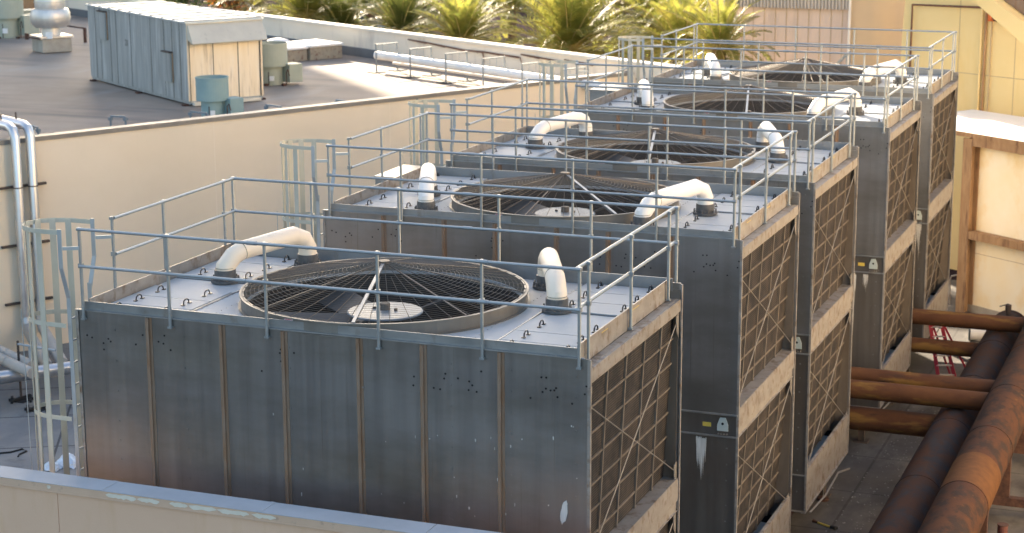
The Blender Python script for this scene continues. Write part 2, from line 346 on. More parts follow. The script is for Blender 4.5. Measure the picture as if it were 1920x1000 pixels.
    MB().box(.0,7.0,3.925,3.94,-1.15+G,-.97+G).build('toe_board', 'curb', T)
    for x in (.045,6.955):
        tb = MB().box(x-.008,x+.008,.08,3.92,-1.25+G,-.965+G).build('toe_board', 'side_steel', T)
        s_ = 1 if x > 3 else -1
        MB().box(x+s_*.009-.001,x+s_*.009+.001,.95,1.2,-1.03+G,-1.02+G).box(x+s_*.009-.001,x+s_*.009+.001,1.9+.3,2.5,-1.03+G,-1.02+G).build('slot_glint', 'yellow', tb)  # yellow strips painted as glints of light at the slots
    # side ledges
    for s_ in (1,-1):
        f = (lambda x: x) if s_ > 0 else (lambda x: 7.0-x)
        def bx(m,a,b,*r): m.box(min(f(a),f(b)),max(f(a),f(b)),*r)
        m = MB(); bx(m,6.965,7.12,.065,3.925,-1.275+G,-1.255+G); bx(m,7.10,7.125,.065,3.925,-1.42+G,-1.276+G); bx(m,7.06,7.098,.065,3.925,-1.46+G,-1.40+G); bx(m,7.05,7.068,.065,3.925,-1.30+G,-1.25+G)
        m.build('side_ledge', 'side_steel', T)
        # joint sill
        m = MB(); bx(m,6.87,7.12,.065,3.925,-3.885+G,-3.862+G); bx(m,7.10,7.125,.065,3.925,-4.17+G,-3.886+G); bx(m,7.06,7.12,.065,3.925,-4.20+G,-4.171+G); bx(m,7.075,7.098,.065,3.925,-4.35+G,-4.201+G)
        bx(m,7.06,7.12,.065,3.925,-4.36+G,-4.351+G)
        m.build('joint_sill', 'side_steel', T)
        # louvers
        for zt, zb in ((-1.46,-3.86),(-4.36,-6.78)):
            xt, xb = 7.03, (6.91 if zt > -2 else 6.84)
            m = MB(); m.prism([(f(xt),.07,zt+G),(f(xt),3.92,zt+G),(f(xb),3.92,zb+G),(f(xb),.07,zb+G)], (-.04*s_,0,0))
            sc1 = m.build('louver_screen', 'louver', T)
            m = MB()
            for y in (.95,1.72,2.50,3.27): m.bar((f(xt+.012),y,zt+G),(f(xb+.012),y,zb+G),.042,.03,(s_,0,.1))
            k = 1
            while k*.36 < zt-zb-.05:
                t = k*.36/(zt-zb); xx = xt+(xb-xt)*t; m.box(min(f(xx),f(xx+.02)),max(f(xx),f(xx+.02)),.07,3.92,zt-k*.36+G-.013,zt-k*.36+G+.013); k += 1
            m.build('louver_frame', 'louver_bar', sc1)
            for (ya,za,yb,zb_) in ((.14,zt-.28,3.86,zb+.12),(3.86,zt-.12,.16,zb+.1)):
                MB().tube([(f(7.085),ya,za+G),(f(7.085),yb,zb_+G)], .008, 6).build('cross_brace', 'brace', T)
            for (y,z,d) in ((.07,zt-.02,1),(3.92,zt-.0,-1),(3.92,zb+.24,-1)):
                m = MB().prism([(f(7.09),y,z+G),(f(7.09),y+.13*d,z+G-.02),(f(7.09),y+.1*d,z+G-.24),(f(7.09),y,z+G-.36)], (.012*s_,0,0))
                m.build('gusset_plate', 'brace', T)
    # inner plates seen past the sloping louvers
    for ya in (3.90,.078):
        for za,zb_ in ((-6.75,-4.4),(-3.86,-1.5)): MB().box(6.2,7.09,ya,ya+.014,za+G,zb_+G).build('end_plate', 'inner', T)
    # basin
    m = MB().box(7.095,7.12,.065,3.925,-7.39+G,-6.62+G).box(-.12,-.095,.065,3.925,-7.39+G,-6.62+G).box(-.12,7.12,.0,.034,-7.41+G,-7.391+G).box(7.06,7.12,.065,3.925,-6.62+G,-6.60+G).box(7.05,7.14,.0,3.96,-7.43+G,-7.395+G)
    B_ = m.build('basin', 'side_steel', T)
    MB().box(-.09,7.09,.1,3.89,-7.2+G,-6.98+G).build('water', 'water', B_)
    for x0,x1 in ((6.55,7.02),(.0,.4)): MB().prism([(x0,.9,-6.86+G),(x1,.9,-6.9+G),(x1,3.2,-6.9+G),(x0,3.2,-6.86+G)], (0,0,-.015)).build('splash_cover', 'hub', B_)
    # steel underneath
    m = MB()
    for x in (.3,3.5,6.7): m.box(x-.1,x+.1,.02,3.98,-7.62+G,-7.45+G)
    m.build('base_beam', 'primer', T)
    for x in (.3,3.5,6.7):
        for y in (.35,3.6): MB().box(x-.07,x+.07,y-.07,y+.07,.02,-7.62+G).box(x-.16,x+.16,y-.16,y+.16,0,.02).build('leg', 'dark_steel', T)
    m = MB().tube([(7.16,.3,-7.5+G),(7.2,1.5,-7.55+G),(7.18,2.8,-7.5+G),(7.25,3.6,-7.66+G)], .02, 6); m.build('conduit', 'brace', T)
    # fan: stack, throat, hub and blades at rest, guard
    m = MB().ringwall(CX,CY,-1.149+G,-.985+G,1.945,.03).ringwall(CX,CY,-.984+G,-.965+G,1.965,.06).ringwall(CX,CY,-1.149+G,-1.135+G,2.0 if False else 1.985,.045)
    st = m.build('fan_stack', 'ring', T, True)
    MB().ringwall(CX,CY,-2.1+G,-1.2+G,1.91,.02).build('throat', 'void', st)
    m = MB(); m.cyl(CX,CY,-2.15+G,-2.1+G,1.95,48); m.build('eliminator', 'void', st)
    F = MB().cyl(CX,CY,-1.5+G,-1.35+G,.22,20).build('fan', 'blade', T)
    MB().lathe(CX,CY,[(.52,-1.30+G),(.52,-1.285+G),(.5,-1.275+G),(.1,-1.262+G)],36).build('hub_disc', 'hub', F)
    MB().cyl(CX,CY,-1.262+G,-1.17+G,.07,12).cyl(CX+.16,CY,-1.27+G,-1.235+G,.025,8).cyl(CX-.16,CY,-1.27+G,-1.235+G,.025,8).build('shaft', 'louver_bar', F)
    for k in range(6):
        a = k*math.pi/3+.35; m = MB(); ca,sa = math.cos(a), math.sin(a)
        def pt(r,w,z): return (CX+ca*r-sa*w, CY+sa*r+ca*w, z+G)
        m.prism([pt(.4,-.16,-1.36),pt(1.8,-.2,-1.34),pt(1.84,.05,-1.44),pt(1.8,.24,-1.5),pt(.4,.2,-1.52)], (0,0,-.03)); m.build('blade', 'blade', F)
    def prof(r): 
        t = min(1, r/1.93); return -.962+.385*(1-t)**1.12
    m = MB(); nr = 34; na = 72
    for i in range(1,nr+1):
        r = 1.93*i/nr; z = prof(r)+G; w = .0033; b = len(m.v)
        for j in range(na):
            a = 2*math.pi*j/na; c,s_ = math.cos(a), math.sin(a)
            for dr,dz in ((-w,0),(0,w),(w,0)): m.v.append((CX+(r+dr)*c, CY+(r+dr)*s_, z+dz))
        for j in range(na):
            k = (j+1)%na
            for e in (0,1): m.f.append((b+j*3+e, b+j*3+e+1, b+k*3+e+1, b+k*3+e))
    for j in range(44):
        a = 2*math.pi*(j+.3)/44; c,s_ = math.cos(a), math.sin(a); r0 = .08 if j%2 == 0 else .5; w = .004
        pr = None
        for q in range(7):
            r = r0+(1.93-r0)*q/6; z = prof(r)+G-.006
            e = [(CX+r*c-s_*w, CY+r*s_+c*w, z),(CX+r*c, CY+r*s_, z+.009),(CX+r*c+s_*w, CY+r*s_-c*w, z)]
            b = len(m.v); m.v += e
            if pr is not None:
                m.f += [(pr,pr+1,b+1,b),(pr+1,pr+2,b+2,b+1)]
            pr = b
    gd = m.build('fan_guard', 'wire', T)
    for k in range(8):
        a = math.radians(-77+45*k); c,s_ = math.cos(a), math.sin(a)
        MB().bar((CX+.06*c,CY+.06*s_,prof(.06)+G-.02),(CX+1.93*c,CY+1.93*s_,prof(1.93)+G-.005),.045 if k in (0,) else .016,.03 if k == 0 else .016).build('support_arm', 'curb' if k == 0 else 'wire', gd)
    MB().cyl(CX,CY,prof(0)+G-.06,prof(0)+G-.0,.08,16).build('guard_cap', 'wire', gd)
    # warning sign on the stack
    a = math.radians(-104); sg = MB().obox((CX+1.95*math.cos(a),CY+1.95*math.sin(a),-1.035+G), (-math.sin(a),math.cos(a),0), (0,0,1), .065,.048,.006).build('warning_sign', 'sign_white', T)
    rzz = a+math.pi/2
    MB().obox((CX+1.959*math.cos(a),CY+1.959*math.sin(a),-1.007+G), (-math.sin(a),math.cos(a),0), (0,0,1), .06,.018,.003).build('red_header', 'sign_red', sg)
    text('sign_word', 'DANGER', .034, 'sign_white', sg, (CX+1.965*math.cos(a),CY+1.965*math.sin(a),-1.007+G), (math.pi/2,0,rzz))
    # lifting lugs and the yellow plate on the joint band
    for x in (6.88,.12):
        lgm = MB().prism([(x-.09,.03,-4.24+G),(x-.09,.03,-4.14+G),(x-.045,.03,-4.02+G),(x+.045,.03,-4.02+G),(x+.09,.03,-4.14+G),(x+.09,.03,-4.24+G)], (0,-.02,0))
        hm = MB().tube([(x,.012,-4.12+G),(x,.006,-4.12+G)], .022, 10)
        m = MB()
        for k in range(4): m.tube([(x-.07+k*.047,.028,-4.29+G),(x-.07+k*.047,.0,-4.29+G)], .013, 6)
        multi('lifting_lug', [(lgm,'lug'),(hm,'black'),(m,'brace')], T)
    MB().box(6.54,6.68,.05,.054,-4.20+G,-4.13+G).build('yellow_plate', 'yellow', T)
    # guard rail
    GR = MB().box(-.03,.03,-.012,.012,-1.2+G,-1.19+G).build('guardrail', 'galv', T)
    r = .0215
    def post(x,y,z1=.02): 
        MB().tube([(x,y,-1.236+G),(x,y,z1+G)], .0225, 8).box(x-.03,x+.03,y-.028,y+.028,-1.24+G,-1.215+G).box(x-.029,x+.029,y-.029,y+.029,-.53+G,-.47+G).box(x-.029,x+.029,y-.029,y+.029,-.025+G,.012+G).build('post', 'galv', GR)
    for x in (0,1.33,2.76,4.34,5.74,7.0): post(x,0)
    for x in (0,1.33,2.76,4.34,5.74,7.0): post(x,4.10)
    for y in (.79,2.1,3.82): post(0,y)
    for y in (.34,2.03,3.72): post(7.0,y)
    def rail(p,q,joints=()):
        m = MB().tube([(p[0],p[1],p[2]+G),(q[0],q[1],q[2]+G)], r, 8)
        for t in joints:
            a = Vector((p[0],p[1],p[2]+G)).lerp(Vector((q[0],q[1],q[2]+G)), t); d = (Vector(q)-Vector(p)).normalized()
            m.tube([tuple(a-d*.07),tuple(a+d*.07)], r*1.3, 8)
        m.build('rail', 'galv', GR)
    for z in (0,-.5):
        rail((0,-.035,z),(7.03,-.035,z),(.345 if z else .37,.82)); rail((0,4.065,z),(7.03,4.065,z),(.55,)); rail((.035,.79,z),(.035,4.12,z)); rail((6.965,-.02,z),(6.965,4.12,z))
    # ladder with safety cage on the left
    LD = MB()
    for y in (-.01,.49): LD.box(-.245,-.185,y-.006,y+.006,-8.2+G,-.86+G)
    LD = LD.build('ladder', 'stile', T)
    for y,yt in ((-.01,-.14),(.49,.64)):
        MB().bar((-.215,y,-.96+G),(-.215,yt,-.52+G),.06,.014,(0,1,0)).bar((-.215,yt,-.53+G),(-.215,yt,.0+G),.06,.014,(0,1,0)).build('walk_through_rail', 'stile', LD)
        MB().bar((-.215,yt,-.26+G),(0,yt+(.12 if y < .2 else .14),-.26+G),.02,.045).build('rail_bracket', 'stile', LD)
    z = -1.25
    while z > -8.1:
        MB().tube([(-.215,-.01,z+G),(-.215,.49,z+G)], .013, 6).build('rung', 'stile', LD); z -= .305
    def hoop(z,ya,yb,w=.06):
        pts = []; yc = (ya+yb)/2; hw = (yb-ya)/2
        for k in range(17):
            t = math.pi*k/16; pts.append((-.50-.50*math.sin(t) if True else 0, yc-hw*math.cos(t)*1.0, z+G))
        pts = [(-.215,ya,z+G)]+pts+[(-.215,yb,z+G)]
        m = MB()
        for p,q in zip(pts,pts[1:]):
            d = Vector(q)-Vector(p); m.bar(p,tuple(Vector(q)+d.normalized()*.003),.006,w)
        m.build('cage_hoop', 'cage', LD)
    hoop(-.045,-.14,.64)
    for z in (-1.32,-2.62,-3.92,-5.22,-6.3): hoop(z,-.10,.60)
    for k in range(7):
        t = math.pi*(k+.35)/6.7; x = -.493-.493*math.sin(t); y = .25-.35*math.cos(t)
        MB().obox((x,y,(-.02-6.33)/2+G),(math.cos(t),-math.sin(t)*-1,0) if False else (-math.cos(t),math.sin(t),0),(0,0,1),.042,(6.31)/2,.004).build('cage_bar', 'cage', LD)
    MB().tube([(-1.03,.05,-1.2+G),(-1.0,.08,-8.2+G)], .006, 5).build('safety_cable', 'stile', LD)
    return T
def vent_pipe(T, p, q, m_, zt=-.73):
    p = Vector((p[0],p[1],0)); q = Vector((q[0],q[1],0)); d = (q-p).normalized(); r = .135
    z0 = -1.1+G
    def V(a,z): return (a.x,a.y,z+G)
    pts = [V(p,-1.02),V(p,-.93),V(p+d*.15,zt-.06),V(p+d*.30,zt),V(q-d*.24,zt+.08),V(q-d*.07,zt+.0),V(q,-.86),V(q,-1.02)]
    pm = MB().tube(pts, r, 24)
    m = MB()
    for a in (p+d*.33, ):
        m.tube([V(a-d*.04,zt),V(a-d*.03,zt+.002)], r+.003, 24)
    m.tube([V(p,-.935),V(p,-.928)], r+.004, 24); m.tube([V(q,-.87),V(q,-.863)], r+.004, 24)
    o = multi('vent_pipe', [(pm,m_),(m,'box_side')], T, True)
    for a in (p,q):
        m = MB().cyl(a.x,a.y,-1.1+G,-.96+G,r+.018,24).cyl(a.x,a.y,-1.135+G,-1.1+G,r+.07,24)
        for k in range(12):
            t = 2*math.pi*k/12; m.cyl(a.x+math.cos(t)*(r+.05),a.y+math.sin(t)*(r+.05),-1.1+G,-1.05+G,.014,6)
        m.build('flange', 'flange', o)
T0 = make_tower(); kids(T0)
TL = ['nearest cooling tower, right behind the foreground parapet, cream U-pipe at its left',
 'second cooling tower from the front, with a white streak below its yellow plate',
 'third cooling tower from the front, middle one of the row of five',
 'fourth cooling tower from the front, deck half in sun, rusty pipes under its front',
 'farthest cooling tower, its deck in full sun, beside the yellow wall']
TOW = [T0]+[copy_tree(T0) for _ in range(4)]
for o in list(COL.objects):      # the guard of the second tower is mounted turned, as in the photo
    if o.name.startswith('support_arm') and o.parent.parent == TOW[1]: o.matrix_local = Matrix.Translation((CX,CY,0)) @ Matrix.Rotation(math.radians(32),4,'Z') @ Matrix.Translation((-CX,-CY,0))
for i,t in enumerate(TOW):
    t.location = (TX[i],TY[i],0); tag(t, TL[i], 'cooling tower', 'cooling towers standing in a row')
    A = i in (0,2); mL = 'pvc' if i in (0,) else 'pvc_white'
    if A: vent_pipe(t,(.88,2.25),(1.5,3.6),mL); vent_pipe(t,(5.9,2.25),(5.3,3.5),mL)
    else: vent_pipe(t,(1.5,.62),(.95,2.0),mL); vent_pipe(t,(5.32,.62),(5.98,2.0),mL)
def stain(T, cx, zt, w, h, seed, m_='lime', y=.0335):
    rd = random.Random(seed); m = MB()
    n = 16
    for k in range(n):
        x = cx-w/2+w*(k+.5)/n+rd.uniform(-.01,.01); ww = w/n*rd.uniform(1.1,2.2); hh = h*rd.uniform(.3,1)*(1-.9*abs(k-n/2)/n); t_ = rd.uniform(0,.03)*min(1,h)
        m.prism([(x-ww*.3,y,zt+G-t_*1.5),(x,y,zt+G-t_),(x+ww*.35,y,zt+G-t_*1.4),(x+ww/2,y,zt+G-.1*hh-t_),(x+ww*.35,y,zt+G-hh*.6),(x,y,zt+G-hh),(x-ww*.4,y,zt+G-hh*.55),(x-ww/2,y,zt+G-.12*hh-t_)], (0,-.002-.0002*k,0))
    m.build('mineral_stain', m_, T)
stain(TOW[1],6.52,-4.37,.17,.95,2); stain(TOW[3],6.35,-4.37,.3,2.2,5); stain(TOW[4],6.9,-4.3,.12,1.2,8)
stain(TOW[3],6.72,-4.37,.1,.5,9); mb_ = MB(); rd = random.Random(9)
bl = []
for k in range(18):
    a_ = 2*math.pi*k/18; bl.append((6.80+math.cos(a_)*.05*rd.uniform(.7,1.15)+.02*math.sin(a_),.0335,-3.1+G+math.sin(a_)*.16*rd.uniform(.8,1.15)))
mb_.prism(bl[::-1],(0,-.003,0)); mb_.build('mineral_stain','lime',TOW[0])
# chips and drips on the front casing of the nearest tower
m = MB(); rd = random.Random(5)
for k in range(38):
    x = rd.choice((rd.uniform(5,7),rd.uniform(2.5,7))); z = rd.uniform(-3.9,-1.9); w = rd.uniform(.004,.010); h = rd.uniform(.01,.05)
    m.prism([(x-w,.0335,z+G+h*.4),(x,.0335,z+G+h*.5),(x+w,.0335,z+G+h*.3),(x+w*.6,.0335,z+G-h*.5),(x-w*.5,.0335,z+G-h*.45)], (0,-.002,0))
m.build('paint_spatter', 'lime', TOW[0])
# ------------------------------------------------------------------ ground
def sheet(name, pts, z, m, th=.02):
    o = MB().prism([(x,y,z) for x,y in pts], (0,0,-th)).build(name, m); return struct(o)
sheet('ground', [(-900,-60),(500,-60),(500,1500),(-900,1500)], -.02, 'asphalt', .5)
sheet('pavement', [(-16.5,-12),(3.5,-12),(3.5,37.3),(-6,37.5),(-16.5,19.5)], 0, 'slabs', .015)
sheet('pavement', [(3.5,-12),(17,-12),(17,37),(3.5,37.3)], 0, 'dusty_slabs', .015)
# ------------------------------------------------------------------ foreground parapet
yb = -1.17; zc = -3.0+G
FP = thing('parapet_wall', (0,-1.3,0), 'tan foreground wall with blue-grey metal cap and peeling cream paint, along the bottom edge', 'wall')
def loc(o, T):   # geometry was written in world space: keep it there under the thing
    o.matrix_parent_inverse = Matrix.Translation(-Vector(T.location)); return o
class W:
    """adds world-space meshes under one thing"""
    def __init__(s, T): s.T = T
    def __call__(s, mb, name, m, parent=None, smooth=False, bevel=0):
        off = Vector(s.T.location); rz = -s.T.rotation_euler.z; R = Matrix.Rotation(rz,3,'Z')
        mb.v = [tuple(R @ (Vector(v)-off)) for v in mb.v]
        return mb.build(name, m, parent or s.T, smooth, bevel)
    def multi(s, name, parts, smooth=False):
        off = Vector(s.T.location); R = Matrix.Rotation(-s.T.rotation_euler.z,3,'Z')
        for mb, m in parts: mb.v = [tuple(R @ (Vector(v)-off)) for v in mb.v]
        return multi(name, parts, s.T, smooth)
w = W(FP)
xs = [-9,-6.4,-3.6,.48,4.42,9.5]
m = MB()
for a,b in zip(xs,xs[1:]): m.box(a+.006,b-.006,-1.50,-1.22,0,zc-.115)
m.box(-8.99,9.49,-1.49,-1.23,0,zc-.12)
w(m,'wall_panel','stucco_front')
m = MB().box(-9,9.5,-1.525,-1.505,zc-.1,zc-.004).box(-9,9.5,-1.53,-1.50,zc-.114,zc-.1)
w(m,'fascia','fascia')
m = MB()
for a,b in ((-9,-3.5),(-3.49,-1.0),(-.99,1.13),(1.14,3.4),(3.41,5.6),(5.61,9.5)): m.box(a,b,-1.53,-1.15,zc-.004,zc+.004)
w(m,'cap','coping')
m = MB()
for a,b in ((-3.49,-3.47),(1.12,1.15),(3.395,3.415),(-1.0,-.985)): m.box(a-.02,b+.02,-1.533,-1.15,zc+.0045,zc+.009)
w(m,'cap_joint','coping')
rd = random.Random(11)
def patch(x0,x1):
    n = max(6,int((x1-x0)/.035)); top = [];bot=[]
    for i in range(n+1):
        x = x0+(x1-x0)*i/n; e = min(1,min(i,n-i)/1.5+.12)
        top.append((x,-1.526,zc-.022+rd.uniform(-.006,.004)-.02*(1-e))); bot.append((x,-1.526,zc-.075+rd.uniform(-.012,.012)+.03*(1-e)))
    return MB().prism(top+bot[::-1], (0,-.0025,0))
for px0,px1 in ((198,255),(256,298),(317,351),(353,405),(406,465),(470,516),(772,825),(88,96)):
    a = onplane(px0,920,(0,-1.526,0),(0,1,0)).x; b = onplane(px1,930,(0,-1.526,0),(0,1,0)).x
    w(patch(a,b),'peeled_paint','peeled')
# ------------------------------------------------------------------ left building
P0 = Vector((-15.85,20.05,0)); zr = -3.4+G
def PW(t, n, z): p = P0+WA*t+WN*n; return (p.x,p.y,z)
def wbox(m, t0, t1, n0, n1, z0, z1):
    m.prism([PW(t0,n0,z0),PW(t1,n0,z0),PW(t1,n1,z0),PW(t0,n1,z0)], (0,0,z1-z0)); return m
LB = thing('flat_roof_building', tuple(P0), 'low cream building with a flat roof and a bright parapet, left of the cooling towers', 'building')
w = W(LB)
TC = 22.44
w(wbox(MB(),-14,TC,-.28,0,0,-2.72+G),'side_wall','stucco')
for t in (-6,0.2,6.3,12.4,18.5): w(wbox(MB(),t,t+.02,.0005,.003,0,-2.73+G),'control_joint','parapet_paint')
w(wbox(MB(),-14.02,TC+.02,-.32,.04,-2.72+G,-2.60+G),'coping','coping_grey')
w(wbox(MB(),-14,TC-.01,-70,-.285,zr-.35,zr),'roof','roof_membrane')
# parapet across the back, runs along WB from the corner
w(wbox(MB(),TC,TC+.32,-70,.0,0,-2.36+G),'parapet','parapet_paint')
w(wbox(MB(),TC,TC+.32,.001,3.4,0,-2.36+G),'parapet','parapet_paint')
w(wbox(MB(),TC-.06,TC+.38,-70,3.45,-2.355+G,-2.27+G),'parapet_cap','parapet_cap')
w(wbox(MB(),TC-.14,TC-.005,-70,-.3,zr+.002,zr+.33),'base_flashing','flashing')
w(wbox(MB(),-14,TC-.15,-.42,-.29,zr+.002,zr+.2),'base_flashing','flashing')
# torn trim hanging under the parapet cap
def onpar(px,py,n=-.1): return onplane(px,py,Vector(PW(TC+n,0,0)),WA)
m = MB(); segs = [(765,73),(800,79),(835,86),(871,93),(905,96),(937,101),(973,106),(977,101),(1012,107),(1056,115),(1058,111),(1085,116),(1112,120)]
for (a,b) in zip(segs,segs[1:]):
    if b[1]<a[1]: continue
    p = onpar(*a,-.075); q = onpar(*b,-.075); m.prism([p,q,q-Vector((0,0,.075)),p-Vector((0,0,.05))], WA*-.02)
for a,b,wd in (((903,96),(909,119),.05),((974,107),(980,125),.03),((893,95),(896,101),.03)):
    p = onpar(*a,-.08); q = onpar(*b,-.08); m.prism([p,p+WB*-wd*2,q], WA*-.015)
w(m,'torn_trim','torn')
# small vents near the corner
for px in (1196,1212,1229,1246): 
    p = Vector(onplane(px,149,Vector(PW(TC+.0,0,0)),WA)); w(MB().obox(p-WA*.02, WB, (0,0,1), .06,.035,.015),'wall_vent','torn')
# ------------------------------------------------------------------ things on the roof
def rz_of(v): return math.atan2(v.y,v.x)
# air handler
c0 = Vector((-17.59,32.33,zr)); aA = math.radians(-54.9); LBv = Vector((math.sin(aA),math.cos(aA),0)); LAv = Vector((-LBv.y*-1,LBv.x*-1,0)); LAv = Vector((math.cos(aA)*1.0, -math.sin(aA)*1.0,0))
if LAv.y < 0: LAv = -LAv
AH = thing('air_handling_unit', tuple(c0), 'long container-like grey sheet metal unit with ribbed roof on the flat roof', 'air handler'); w = W(AH)
LL, WW, HH = 8.4, 2.66, 2.66; zb = zr+.16
def AP(l, k, z): p = c0+LBv*l+LAv*k; return (p.x,p.y,z)
def abox(m, l0,l1,k0,k1,z0,z1): m.prism([AP(l0,k0,z0),AP(l1,k0,z0),AP(l1,k1,z0),AP(l0,k1,z0)], (0,0,z1-z0)); return m
w(abox(MB(),.03,LL,0,WW,zb,zr+HH),'body','ahu')
w(abox(MB(),.0,.028,.0,WW,zb,zr+HH),'end_wall','ahu_end_bounce')
w(abox(MB(),-.05,LL+.05,-.06,WW+.06,zr+HH+.002,zr+HH+.05),'roof','ahu_roof')
m = MB()
for k in range(10): abox(m,.05+k*.9,.09+k*.9,-.05,WW+.05,zr+HH+.051,zr+HH+.085)
w(m,'roof_seam','ahu')
for l in (.55,1.15,1.8,2.9,4.6,5.85,6.4,7.3,7.75): w(abox(MB(),l-.012,l+.012,-.006,-.001,zb,zr+HH),'wall_seam','seam')
for k in (.9,1.78): w(abox(MB(),-.006,-.001,k-.014,k+.014,zb,zr+HH-.02),'wall_seam','seam')
for k0,k1 in ((WW-.12,WW-.08),(.06,.075)): w(abox(MB(),-.03,-.001,k0,k1,zb,zr+HH-.5),'corner_strip','seam')
m = MB(); h0,h1 = zr+HH-.02, zr+HH-.62   # sloping hood over the end
m.prism([AP(-.002,.02,h0),AP(-.05,.02,h0),AP(-.42,.02,h1),AP(-.40,.02,h1-.03),AP(-.002,.02,h1+.12)], LAv*(WW-.02)); w(m,'rain_hood','hood')
w(abox(MB(),-.1,-.0,-.02,WW+.02,zr+HH-.02,zr+HH+.001),'hood_trim','peeled')
for l,zt in ((6.62,zr+HH-.12),(1.15,zr+1.62)):
    o = w(abox(MB(),l,l+.62,-.10,-.002,zt-.95,zt),'wall_vent','ahu'); w(abox(MB(),l-.02,l+.64,-.14,-.0,zt+.001,zt+.04),'vent_lip','dark_steel',o); w(abox(MB(),l-.015,l-.001,-.035,-.0,zt-.95,zt),'vent_lip','beam_rust',o)
w(abox(MB(),-.0,LL,.04,WW-.04,zr+.06,zb-.002),'base_frame','ahu')
w(abox(MB(),-.22,-.02,.1,WW-.2,zr+.03,zr+.13),'sill_curb','peeled')
for l in (.2,4.0,8.1):
    for k in (-.08,WW+.0): w(abox(MB(),l-.1,l+.1,k-.06,k+.12,zr+.0,zr+.06),'foot','rust_dark')
nrm = -LAv
q = text('stencil_number','21',.3,'seam',AH,(0,0,0),(0,0,0)); tp = Vector(AP(4.95,-.004,zr+1.62))-c0
ang = math.atan2(-LBv.y,-LBv.x); q.location = tp; q.rotation_euler = (math.pi/2,0,ang)
# green round vents with a control box
def green_vent(px, py, label, s, mcol='teal', zt=1.25, box=True):
    p = onz(px,py,-3.4); T = thing('exhaust_vent', tuple(p), label, 'roof vent', 'round green roof vents'); w = W(T); x,y = p.x,p.y
    w(MB().lathe(x,y,[(.36*s,zr),(.36*s,zr+.62*s)],32),'base_drum',mcol,None,True)
    d = MB().ringwall(x,y,zr+.6*s,zr+zt*s,.50*s,.02,40); d.cyl(x,y,zr+.57*s,zr+.6*s,.5*s,40); o = w(d,'wind_band',mcol,None,True); w(MB().ringwall(x,y,zr+zt*s,zr+zt*s+.03,.515*s,.035,40),'rim',mcol,o,True)
    w(MB().cyl(x,y,zr+.62*s,zr+.85*s,.3*s,24),'damper','void')
    if box:
        b = p+Vector((CR.x,CR.y,0)).normalized()*.62*s; bx = w(MB().obox((b.x,b.y,zr+.36*s),WA,WB,.24*s,.24*s,.28*s),'control_box',mcol,None,False,.01)
        f_ = p+Vector((CR.x,CR.y,0)).normalized()*.05*s-Vector((CF.x,CF.y,0)).normalized()*.40*s
        w(MB().obox((f_.x,f_.y,zr+.22*s),(CR.x,CR.y,0),(0,0,1),.07*s,.07*s,.03),'switch_box','sign_white')
        w(MB().tube([(f_.x-.12,f_.y,zr+.02),(f_.x-.12,f_.y,zr+.4*s),(f_.x-.2,f_.y+.1,zr+.46*s)],.018,6),'conduit','dark_steel')
        g_ = p+Vector((CR.x,CR.y,0)).normalized()*.5*s-Vector((CF.x,CF.y,0)).normalized()*.40*s
        w(MB().tube([(g_.x,g_.y,zr+.02),(g_.x,g_.y,zr+.42*s),(g_.x+.06,g_.y,zr+.5*s),(g_.x+.12,g_.y,zr+.3*s)],.02,6),'conduit','rust_dark')
        for e in (-.12,.42):
            h = p+Vector((CR.x,CR.y,0)).normalized()*e*s-Vector((CF.x,CF.y,0)).normalized()*.45*s; w(MB().obox((h.x,h.y,zr+.04),WA,WB,.06,.06,.04),'pipe_block','rust_dark')
    return T
green_vent(400,222,'blue-green round roof vent in front of the end of the grey container unit',1.0,'teal')
green_vent(510,158,'sage green round roof vent half hidden behind the container unit hood',1.14,'sage')
green_vent(14,70,'large round green roof vent at the top left corner of the photo',1.5,'sage',1.35)
# upblast fan on a concrete curb
p = onz(98,97,-3.4); UF = thing('roof_exhaust_fan', (p.x,p.y,zr), 'silver mushroom shaped exhaust fan on a square concrete curb', 'exhaust fan'); w = W(UF)
w(MB().obox((p.x,p.y,zr+.30),(math.cos(.95),math.sin(.95),0),(-math.sin(.95),math.cos(.95),0),.62,.62,.28),'curb','concrete',None,False,.03)
w(MB().obox((p.x,p.y,zr+.64),(math.cos(.95),math.sin(.95),0),(-math.sin(.95),math.cos(.95),0),.68,.68,.04),'curb_cap','alu')
w(MB().lathe(p.x,p.y,[(.38,zr+.68),(.36,zr+1.0)],28),'neck','alu',None,True)
w(MB().lathe(p.x,p.y,[(.36,zr+.98),(.62,zr+1.0),(.76,zr+1.14),(.80,zr+1.34),(.79,zr+1.56),(.72,zr+1.72),(.66,zr+1.74)],40),'wind_band','alu',None,True)
w(MB().lathe(p.x,p.y,[(.58,zr+1.74),(.6,zr+1.8),(.6,zr+2.25),(.5,zr+2.4)],36),'motor_dome','alu',None,True)
for zz in (1.36,2.0): w(MB().ringwall(p.x,p.y,zr+zz,zr+zz+.03,.815 if zz<1.5 else .612,.012,40),'band_seam','hood')
f_ = p-Vector((CF.x,CF.y,0)).normalized()*.72; w(MB().obox((f_.x+.1,f_.y,zr+.72),(CR.x,CR.y,0),(0,0,1),.13,.13,.04),'junction_box','sign_white')
w(MB().bar((p.x-.9,p.y-.4,zr+.6),(p.x+.1,p.y-.9,zr+.6),.05,.05).bar((p.x-.9,p.y-.4,zr+.5),(p.x-.9,p.y-.4,zr+.75),.12,.12),'strut','rust_dark')
